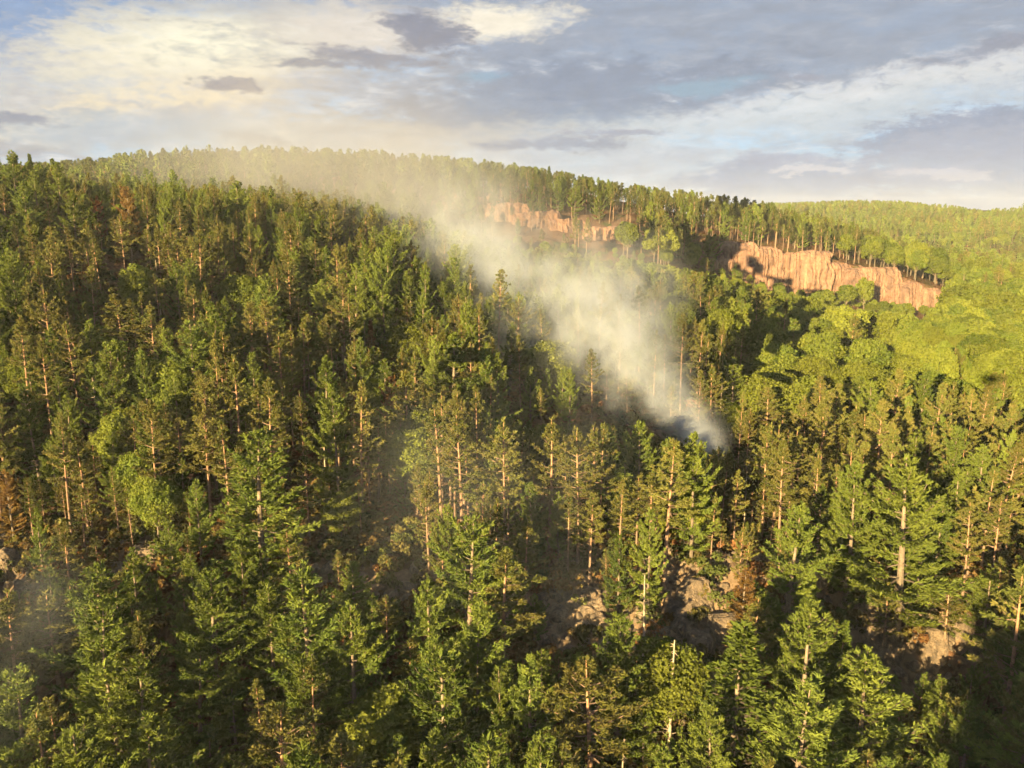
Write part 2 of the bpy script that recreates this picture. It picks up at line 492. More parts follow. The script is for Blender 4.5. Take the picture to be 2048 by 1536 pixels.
def ground_mat():
    m, N, L = mat('forest_floor')
    geo = N('ShaderNodeNewGeometry')
    n1 = N('ShaderNodeTexNoise', i_Scale=0.9, i_Detail=8.0, i_Roughness=0.7)
    n2 = N('ShaderNodeTexNoise', i_Scale=0.12, i_Detail=6.0, i_Roughness=0.6)
    for q in (n1, n2):
        L(geo.outputs['Position'], q.inputs['Vector'])
    r = N('ShaderNodeValToRGB'); e = r.color_ramp.elements
    e[0].position = 0.3; e[0].color = (0.035, 0.022, 0.014, 1)
    e[1].position = 0.7; e[1].color = (0.16, 0.085, 0.05, 1)
    L(n1.outputs['Fac'], r.inputs[0])
    g = N('ShaderNodeMix', data_type='RGBA')
    mg = N('ShaderNodeMapRange'); mg.inputs[1].default_value = 0.5; mg.inputs[2].default_value = 0.65
    L(n2.outputs['Fac'], mg.inputs[0]); L(mg.outputs[0], g.inputs[0])
    L(r.outputs[0], g.inputs[6]); g.inputs[7].default_value = (0.045, 0.06, 0.02, 1)
    rk = N('ShaderNodeAttribute', attribute_name='rock')
    far = N('ShaderNodeAttribute', attribute_name='pink')
    rr = N('ShaderNodeValToRGB'); e = rr.color_ramp.elements
    e[0].position = 0.3; e[0].color = (0.10, 0.068, 0.045, 1)
    e[1].position = 0.66; e[1].color = (0.20, 0.138, 0.09, 1)
    L(n1.outputs['Fac'], rr.inputs[0])
    pk = N('ShaderNodeMix', data_type='RGBA'); L(far.outputs['Fac'], pk.inputs[0])
    L(rr.outputs[0], pk.inputs[6]); pk.inputs[7].default_value = (0.13, 0.076, 0.050, 1)
    gg = N('ShaderNodeMix', data_type='RGBA'); L(rk.outputs['Fac'], gg.inputs[0])
    L(g.outputs[2], gg.inputs[6]); L(pk.outputs[2], gg.inputs[7])
    b = N('ShaderNodeBump'); b.inputs['Strength'].default_value = 0.7; b.inputs['Distance'].default_value = 0.5
    L(n1.outputs['Fac'], b.inputs['Height'])
    d = N('ShaderNodeBsdfDiffuse'); L(gg.outputs[2], d.inputs[0]); L(b.outputs[0], d.inputs['Normal'])
    o = N('ShaderNodeOutputMaterial'); L(d.outputs[0], o.inputs[0])
    return m


M_WP = foliage_mat('white_pine_needles', (0.066, 0.096, 0.022), (0.110, 0.136, 0.028), (0.132, 0.152, 0.030), 0.25)
M_RP = foliage_mat('red_pine_needles', (0.078, 0.092, 0.024), (0.114, 0.112, 0.030), (0.136, 0.112, 0.036), 0.22)
M_RR = foliage_mat('dimmed_ridge_needles', (0.058, 0.074, 0.024), (0.088, 0.094, 0.028), (0.105, 0.100, 0.032), 0.22)  # darker needles: the ridge's weaker light is put into the colour
M_BL = foliage_mat('broadleaf_leaves', (0.074, 0.104, 0.020), (0.134, 0.150, 0.026), (0.150, 0.160, 0.028), 0.30)
M_SP = foliage_mat('spruce_needles', (0.044, 0.064, 0.014), (0.064, 0.085, 0.017), (0.080, 0.100, 0.020), 0.15)
M_DY = foliage_mat('rusty_needles', (0.13, 0.068, 0.026), (0.16, 0.105, 0.032), (0.12, 0.060, 0.026), 0.2)
M_RD = foliage_mat('red_brown_needles', (0.12, 0.038, 0.018), (0.12, 0.042, 0.02), (0.09, 0.04, 0.018), 0.2)
M_SH = foliage_mat('undergrowth_leaves', (0.055, 0.075, 0.022), (0.16, 0.075, 0.035), (0.09, 0.10, 0.028), 0.25)
M_BR = bark_mat('red_pine_bark', (0.16, 0.108, 0.080), (0.27, 0.155, 0.095))
M_BW = bark_mat('grey_bark', (0.11, 0.088, 0.068), (0.17, 0.13, 0.098))
M_BD = bark_mat('bleached_dead_wood', (0.22, 0.17, 0.13), (0.30, 0.24, 0.18))
M_BB = bark_mat('pale_birch_bark', (0.34, 0.31, 0.25), (0.48, 0.43, 0.35))
M_CLIFF = rock_mat('pink_cliff_rock', (0.090, 0.050, 0.038), (0.195, 0.105, 0.070), (0.26, 0.165, 0.110), streak=0.35, sc=0.6)
M_GRAN = rock_mat('tan_granite', (0.075, 0.053, 0.038), (0.20, 0.142, 0.095), (0.27, 0.205, 0.145), streak=1.0, bump=1.0, sc=3.0)
M_GROUND = ground_mat()


# ------------------------------------------------------------------ mesh helpers
def make_mesh(name, V, F, mats, midx=None, tone=None, smooth=False):
    V = np.asarray(V, np.float32); F = np.asarray(F, np.int32)
    me = bpy.data.meshes.new(name)
    k = F.shape[1]
    me.vertices.add(len(V)); me.vertices.foreach_set('co', V.ravel())
    me.loops.add(F.size); me.loops.foreach_set('vertex_index', F.ravel())
    me.polygons.add(len(F))
    me.polygons.foreach_set('loop_start', np.arange(0, F.size, k, dtype=np.int32))
    me.polygons.foreach_set('loop_total', np.full(len(F), k, np.int32))
    for m in mats:
        me.materials.append(m)
    if midx is not None:
        me.polygons.foreach_set('material_index', np.asarray(midx, np.int32))
    me.polygons.foreach_set('use_smooth', np.full(len(F), smooth, bool))
    if tone is not None:
        a = me.attributes.new('tone', 'FLOAT', 'FACE')
        a.data.foreach_set('value', np.asarray(tone, np.float32))
    me.update(calc_edges=True)
    return me


def add_obj(name, data, parent=None, **props):
    o = bpy.data.objects.new(name, data)
    scene.collection.objects.link(o)
    if parent is not None:
        o.parent = parent
    for k, v in props.items():
        o[k] = v
    return o


# ------------------------------------------------------------------ ground object
def build_ground():
    ny, nx = GX.shape
    V = np.stack([GX.ravel(), GY.ravel(), GZ.ravel()], 1)
    i = np.arange(ny * nx).reshape(ny, nx)
    F = np.stack([i[:-1, :-1].ravel(), i[:-1, 1:].ravel(), i[1:, 1:].ravel(), i[1:, :-1].ravel()], 1)
    me = make_mesh('terrain', V, F, [M_GROUND], smooth=True)
    rk = rockiness(GX, GY, GZ).ravel()
    a = me.attributes.new('rock', 'FLOAT', 'POINT'); a.data.foreach_set('value', rk.astype(np.float32))
    a = me.attributes.new('pink', 'FLOAT', 'POINT'); a.data.foreach_set('value', sstep(GY, 200, 300).ravel().astype(np.float32))
    add_obj('terrain', me, kind='structure')


build_ground()


# ------------------------------------------------------------------ tree geometry
def unit(v):
    return v / np.maximum(np.linalg.norm(v, axis=-1, keepdims=True), 1e-9)


class Geo:
    def __init__(self):
        self.V, self.F, self.T, self.n = [], [], [], 0

    def add(self, V, F, T):
        self.V.append(V); self.F.append(F + self.n); self.T.append(np.broadcast_to(T, (len(F),)).astype(float)); self.n += len(V)

    def blades(self, rng, C, Dv, k, ln, w, spread, tone):
        """k triangular sprays at every centre, fanned round a direction"""
        n = len(C)
        C = np.repeat(C, k, 0); Dv = np.repeat(Dv, k, 0); tone = np.repeat(np.broadcast_to(tone, (n,)), k)
        d = unit(Dv + rng.normal(0, spread, C.shape))
        u = unit(np.cross(d, rng.normal(0, 1, C.shape)))
        l = ln * rng.uniform(0.7, 1.3, (len(C), 1)); ww = w * rng.uniform(0.7, 1.3, (len(C), 1))
        c = C + rng.normal(0, ln * 0.18, C.shape)
        V = np.stack([c - d * l * 0.3 , c + u * ww + d * l * 0.35, c + d * l], 1)
        V2 = np.stack([c - d * l * 0.3 , c + d * l, c - u * ww + d * l * 0.35], 1)
        V = np.concatenate([V, V2], 0).reshape(-1, 3)
        self.add(V, np.arange(len(V)).reshape(-1, 3), np.clip(np.concatenate([tone, tone]) + rng.normal(0, 0.08, 2 * len(C)), 0, 1))

    def leaves(self, rng, C, Nv, size, tone):
        """single triangular leaf sprays facing roughly outwards"""
        n = unit(Nv + rng.normal(0, 0.85, C.shape))
        a = unit(np.cross(n, rng.normal(0, 1, C.shape))); b = np.cross(n, a)
        s = size * rng.uniform(0.6, 1.35, (len(C), 1))
        V = np.stack([C + a * s, C - a * s * 0.6 + b * s * 0.8, C - a * s * 0.6 - b * s * 0.8], 1).reshape(-1, 3)
        self.add(V, np.arange(len(V)).reshape(-1, 3), tone)

    def tube(self, P, r, sides=5, tone=None):
        P = np.asarray(P, float); r = np.asarray(r, float)
        d = unit(np.gradient(P, axis=0))
        ref = np.array([0., 1, 0]) if abs(d[0][2]) > 0.8 else np.array([0., 0, 1])
        a = unit(np.cross(d, ref)); b = np.cross(d, a)
        th = np.arange(sides) * 2 * np.pi / sides
        V = P[:, None] + r[:, None, None] * (np.cos(th)[None, :, None] * a[:, None] + np.sin(th)[None, :, None] * b[:, None])
        V = V.reshape(-1, 3)
        F = []
        for i in range(len(P) - 1):
            for j in range(sides):
                j2 = (j + 1) % sides
                p, q = i * sides + j, i * sides + j2
                F += [(p, q, q + sides), (p, q + sides, p + sides)]
        F = np.array(F)
        t = np.repeat(np.linspace(0, 1, len(P))[:-1], sides * 2) if tone is None else np.full(len(F), tone)
        self.add(V, F, t)

    def mesh(self, name, m):
        return make_mesh(name, np.concatenate(self.V), np.concatenate(self.F), [m], tone=np.concatenate(self.T))


def trunk_curve(rng, H, bend):
    t = np.linspace(0, 1, 9)
    ph = rng.uniform(0, 6.28)
    off = bend * (np.sin(t * 2.6 + ph) - math.sin(ph)) * t
    an = rng.uniform(0, 6.28)
    return np.stack([off * math.cos(an), off * math.sin(an), t * H], 1)


def on_trunk(P, H, z):
    return np.array([np.interp(z, P[:, 2], P[:, 0]), np.interp(z, P[:, 2], P[:, 1]), z])


def pine(seed, H=20.0, style='white', lod=0):
    """returns (trunk mesh geo, crown geo); lod 0 near, 1 middle, 2 far"""
    rng = np.random.default_rng(seed)
    tr, cr = Geo(), Geo()
    white = style == 'white'; spruce = style == 'spruce'; thin = style == 'thin'; sparse = style == 'sparse'
    P = trunk_curve(rng, H, 0.25 if not thin else 0.5)
    r0 = (0.30 if white else 0.24) if not spruce else 0.22
    if thin: r0 = 0.24
    r = r0 * (1 - np.linspace(0, 1, 9) ** 1.2 * 0.9)
    if lod == 2:
        r = r * 1.25
    tr.tube(P, r, (8, 6, 4)[lod])
    if white:
        z0, Rm, step, nb = 0.16, H * rng.uniform(0.205, 0.25), 1.12, (4, 6)
    elif spruce:
        z0, Rm, step, nb = 0.06, H * rng.uniform(0.17, 0.20), 0.6, (6, 8)
    elif thin:
        z0, Rm, step, nb = rng.uniform(0.5, 0.62), H * rng.uniform(0.10, 0.13), 0.7, (4, 6)
    elif sparse:
        z0, Rm, step, nb = 0.3, H * 0.15, 1.3, (3, 5)
    else:
        z0, Rm, step, nb = rng.uniform(0.40, 0.58), H * rng.uniform(0.115, 0.155), 0.78, (4, 7)
    if lod == 2:
        step *= 1.5
    z = z0 * H
    topcut = H * (0.985 if rng.random() < 0.75 or lod == 2 else 0.93)
    lopside = rng.uniform(0, 6.28)
    while z < topcut:
        t = (z / H - z0) / (1 - z0)
        if white:
            prof = (0.55 + 0.45 * math.sin(min(t * 3.3, 1.57))) * (1 - t) ** 0.62 * 1.15
        elif spruce:
            prof = (1 - t) ** 0.85
        else:
            prof = math.sqrt(max(0.0, 1 - (t * 1.28 - 0.32) ** 2)) if t < 0.95 else 0.25
            prof *= (0.72 + 0.38 * (1 - t)) * min(1.0, 2.6 * (1 - t) + 0.2) * rng.uniform(0.8, 1.15)
        k = rng.integers(nb[0], nb[1])
        a0 = rng.uniform(0, 6.28)
        whorl = rng.uniform(0.72, 1.2)
        for j in range(k):
            az = a0 + j * 6.283 / k + rng.normal(0, 0.3)
            Lb = Rm * prof * whorl * rng.uniform(0.62, 1.22) * (1 + 0.15 * math.cos(az - lopside))
            if not spruce and rng.random() < (0.18 if white else 0.26):
                continue
            Lb = max(Lb, 0.35)
            if white:
                e0 = R(4 + 50 * t ** 1.3) + rng.normal(0, 0.10); curl = 0.24
            elif spruce:
                e0 = R(-14 + 40 * t); curl = 0.10
            else:
                e0 = R(-6 + 52 * t) + rng.normal(0, 0.16); curl = 0.25
            o = on_trunk(P, H, z + rng.uniform(-0.3, 0.3) * step)
            hdir = np.array([math.cos(az), math.sin(az), 0])
            s = np.linspace(0, 1, 6)
            B = o + hdir * (s[:, None] * Lb * math.cos(e0)) + np.array([0, 0, 1]) * (s * Lb * math.sin(e0) + curl * Lb * s ** 2.2 - (0.12 * Lb * np.sin(s * 3.1) if white else 0))[:, None]
            if lod < 2 and Lb > 1.0:
                tr.tube(B[::(2 if lod else 1)], np.linspace(0.055, 0.015, len(B[::(2 if lod else 1)])) * (Lb / 3) ** 0.5 * 1.3, 3, tone=0.1 if white else 0.2)
            side = np.array([-math.sin(az), math.cos(az), 0])
            tone = rng.uniform(0, 1)
            # shoots to both sides make a flat plume
            sp = (0.30, 0.46, 1.05)[lod]
            if not white and not spruce:
                sp *= 1.15
            n_s = max(2, int(Lb * (0.8 if white else 0.66) / sp))
            ss = np.linspace(0.22 if white else 0.38, 0.97, n_s) + rng.normal(0, 0.02, n_s)
            C, Dd = [], []
            for q in ss:
                bp = np.array([np.interp(q, s, B[:, i]) for i in range(3)])
                fw = unit(B[min(5, int(q * 5) + 1)] - B[min(4, int(q * 5))])
                for sg in (-1, 1):
                    lat = Lb * (0.42 if white else 0.30) * (1.08 - q) * rng.uniform(0.5, 1.2) + 0.10
                    ld = unit(fw * 0.8 + side * sg * 0.9 + np.array([0, 0, rng.normal(0.08, 0.12 if (white or spruce) else 0.45)]))
                    m_ = max(1, int(lat / sp + 0.5))
                    for i in range(m_):
                        C.append(bp + ld * lat * (i + 0.8) / m_); Dd.append(unit(ld * 0.7 + fw * 0.5 + np.array([0, 0, 0.30])))
                C.append(bp); Dd.append(unit(fw + np.array([0, 0, 0.25])))
            C.append(B[-1]); Dd.append(unit(B[-1] - B[-2] + np.array([0, 0, 0.05])))
            C = np.array(C); Dd = np.array(Dd)
            if white:
                cr.blades(rng, C, Dd, (7, 3, 1)[lod], (0.38, 0.56, 1.05)[lod], (0.062, 0.16, 0.40)[lod], 0.45, tone)
            elif spruce:
                cr.blades(rng, C, Dd, (3, 2, 1)[lod], (0.34, 0.50, 0.95)[lod], (0.10, 0.16, 0.36)[lod], 0.45, tone)
            else:
                cr.blades(rng, C, Dd, (9, 4, 2)[lod], (0.33, 0.50, 0.80)[lod], (0.058, 0.14, 0.30)[lod], 0.8, tone)
        z += step * rng.uniform(0.7, 1.35) * (1.15 - 0.45 * t)
    # leader
    cr.blades(rng, P[-1][None] - np.array([[0, 0, 0.2]]), np.array([[0, 0, 1.0]]), 8, 0.6, 0.1, 0.35, 0.6)
    # dead stubs on the bare stem
    if not spruce and lod < 2:
        for i in range(14 if lod == 0 else 7):
            zz = rng.uniform(0.12, z0 + 0.05) * H; az = rng.uniform(0, 6.28)
            o = on_trunk(P, H, zz); l = rng.uniform(0.4, 1.7)
            e = o + np.array([math.cos(az) * l, math.sin(az) * l, rng.uniform(-0.25, 0.2) * l])
            tr.tube([o, (o + e) / 2 + np.array([0, 0, 0.05]), e], [0.035, 0.025, 0.012], 3, tone=0.5)
    return tr, cr


def broadleaf(seed, H=14.0, lod=0, narrow=False):
    rng = np.random.default_rng(seed)
    tr, cr = Geo(), Geo()
    P = trunk_curve(rng, H * 0.8, 0.4)
    tr.tube(P, 0.24 * (1 - np.linspace(0, 1, 9) * 0.8), (7, 5, 4)[lod])
    Rc = H * (rng.uniform(0.27, 0.34) if not narrow else 0.2)
    zc = H * 0.62; rz = H * 0.38
    nl = 26 if lod < 2 else 16
    cent, rad = [], []
    for i in range(nl):
        ph = i * 2.39996 + rng.normal(0, 0.25)
        ct = 1 - 1.45 * (i + 0.5) / nl
        st = math.sqrt(max(0, 1 - ct * ct))
        rr = rng.uniform(0.55, 0.86)
        c = np.array([math.cos(ph) * st * Rc * rr, math.sin(ph) * st * Rc * rr, zc + ct * rz * rr])
        cent.append(c); rad.append(Rc * rng.uniform(0.25, 0.43))
        if lod < 2:
            o = on_trunk(P, H, H * rng.uniform(0.25, 0.6))
            mid = (o + c) / 2 + np.array([0, 0, -0.3])
            tr.tube([o, mid, c], [0.09, 0.06, 0.02], 3, tone=0.4)
    npl = (420, 170, 60)[lod]
    size = (0.20, 0.34, 0.62)[lod]
    for c, rr in zip(cent, rad):
        n = max(20, int(npl * (rr / (Rc * 0.34)) ** 2))
        d = unit(rng.normal(0, 1, (n, 3)) + np.array([0, 0, 0.35]) + unit(c - np.array([0, 0, zc])) * 0.5)
        # ragged: small bumps of leaves
        bump = 1 + 0.24 * np.sin(d[:, 0] * 7 + c[0]) * np.sin(d[:, 1] * 6 + c[1]) + rng.normal(0, 0.14, n)
        Cn = c + d * rr * bump[:, None] * np.array([1, 1, 0.8])
        cr.leaves(rng, Cn, d, size, np.clip(rng.uniform(0.1, 0.9) + rng.normal(0, 0.15, n), 0, 1))
    # loose leaves filling between
    n = npl * 2
    d = unit(rng.normal(0, 1, (n, 3)))
    Cn = np.array([0, 0, zc]) + d * np.array([Rc * 0.8, Rc * 0.8, rz * 0.85]) * rng.uniform(0.5, 1.0, (n, 1))
    cr.leaves(rng, Cn, d, size, rng.uniform(0, 1, n))
    return tr, cr


def snag(seed, H=14.0, limbs=26, lod=0):
    rng = np.random.default_rng(seed)
    tr = Geo(); br = Geo(); br.parts = []
    P = trunk_curve(rng, H, 0.25)
    tr.tube(P, 0.19 * (1 - np.linspace(0, 1, 9) * 0.75), 7 if lod == 0 else 4, tone=0.6)
    for i in range(limbs):
        z = rng.uniform(0.28, 0.97) * H; az = rng.uniform(0, 6.28)
        l = rng.uniform(0.4, 2.3) * (1.15 - z / H)
        if rng.random() < 0.2: l *= 1.8
        o = on_trunk(P, H, z)
        e = o + np.array([math.cos(az) * l, math.sin(az) * l, rng.uniform(-0.45, 0.25) * l])
        mid = (o + e) / 2 + np.array([0, 0, 0.08 * l])
        if lod:
            tr.tube([o, mid, e], [0.05, 0.035, 0.012], 3, tone=0.5)
            continue
        g = Geo()
        g.tube([o, mid, e], [0.05, 0.035, 0.012], 3, tone=0.3 + 0.5 * rng.random())
        if l > 1:
            for q in range(3):
                s = mid + (e - mid) * rng.random()
                g.tube([s, s + rng.normal(0, 0.3, 3) * l * 0.5], [0.02, 0.008], 3, tone=0.5)
        br.parts.append((l, g))
    if lod:
        br.tube([P[-1], P[-1] + np.array([0.02, 0, 0.4])], [0.03, 0.01], 3, tone=0.5)
    else:
        br.parts.sort(key=lambda q: -q[0])
        for l, g in br.parts[9:]:
            for V, F, T in zip(g.V, g.F, g.T):
                br.V.append(V); br.F.append(F + br.n - (F.min())); br.T.append(T); br.n += len(V)
        br.parts = [g.mesh('dead_branch', M_BD) for l, g in br.parts[:9]]
    return tr, br


# kinds: (name, category, crown material, trunk material, list of variants per lod)
def protos(fn, seeds, lods, name, mt, mc):
    out = {}
    for l in lods:
        out[l] = []
        for s in seeds[:(len(seeds) if l == 0 else max(3, len(seeds) - 1))]:
            t, c = fn(s, l)
            c.parts = getattr(c, 'parts', [])
            out[l].append((t.mesh(name + '_trunk', mt), c.mesh(name + '_crown', mc), t, c))
    return out


KIND = {}
KIND['white_pine'] = dict(p=protos(lambda s, l: pine(s, 20, 'white', l), [11, 12, 13, 14, 15, 16, 17, 18], (0, 1, 2), 'white_pine', M_BW, M_WP), H=20., r=3.6, c=(0.25, 1.0))
KIND['red_pine'] = dict(p=protos(lambda s, l: pine(s, 20, 'red', l), [21, 22, 23, 24, 25, 26, 27, 28], (0, 1, 2), 'red_pine', M_BR, M_RP), H=20., r=2.5, c=(0.45, 1.0))
KIND['ridge_pine'] = dict(p=protos(lambda s, l: pine(s, 18, 'thin', l), [31, 32, 33, 34, 35, 36], (1, 2), 'ridge_pine', M_BR, M_RR), H=18., r=2.0, c=(0.55, 1.0))
KIND['broadleaf_tree'] = dict(p=protos(lambda s, l: broadleaf(s, 14, l), [41, 42, 43, 44, 45], (0, 1, 2), 'broadleaf_tree', M_BW, M_BL), H=14., r=4.2, c=(0.3, 1.0))
KIND['spruce_tree'] = dict(p=protos(lambda s, l: pine(s, 18, 'spruce', l), [51, 52, 53, 54], (0, 1), 'spruce_tree', M_BW, M_SP), H=18., r=3.2, c=(0.1, 1.0))
KIND['dying_pine'] = dict(p=protos(lambda s, l: pine(s, 20, 'white', l), [61, 62, 63], (0, 1), 'dying_pine', M_BW, M_DY), H=20., r=3.6, c=(0.25, 1.0))
KIND['dead_tree'] = dict(p=protos(lambda s, l: snag(s, 14, 26, l), [71, 72, 73, 74, 75], (0, 1), 'dead_tree', M_BD, M_BD), H=14., r=0.8, c=(0.0, 1.0))


def near_lod(kind, dist):
    ls = sorted(KIND[kind]['p'])
    want = 0 if dist < 240 else (1 if dist < 460 else 2)
    return min(ls, key=lambda l: (abs(l - want), l))


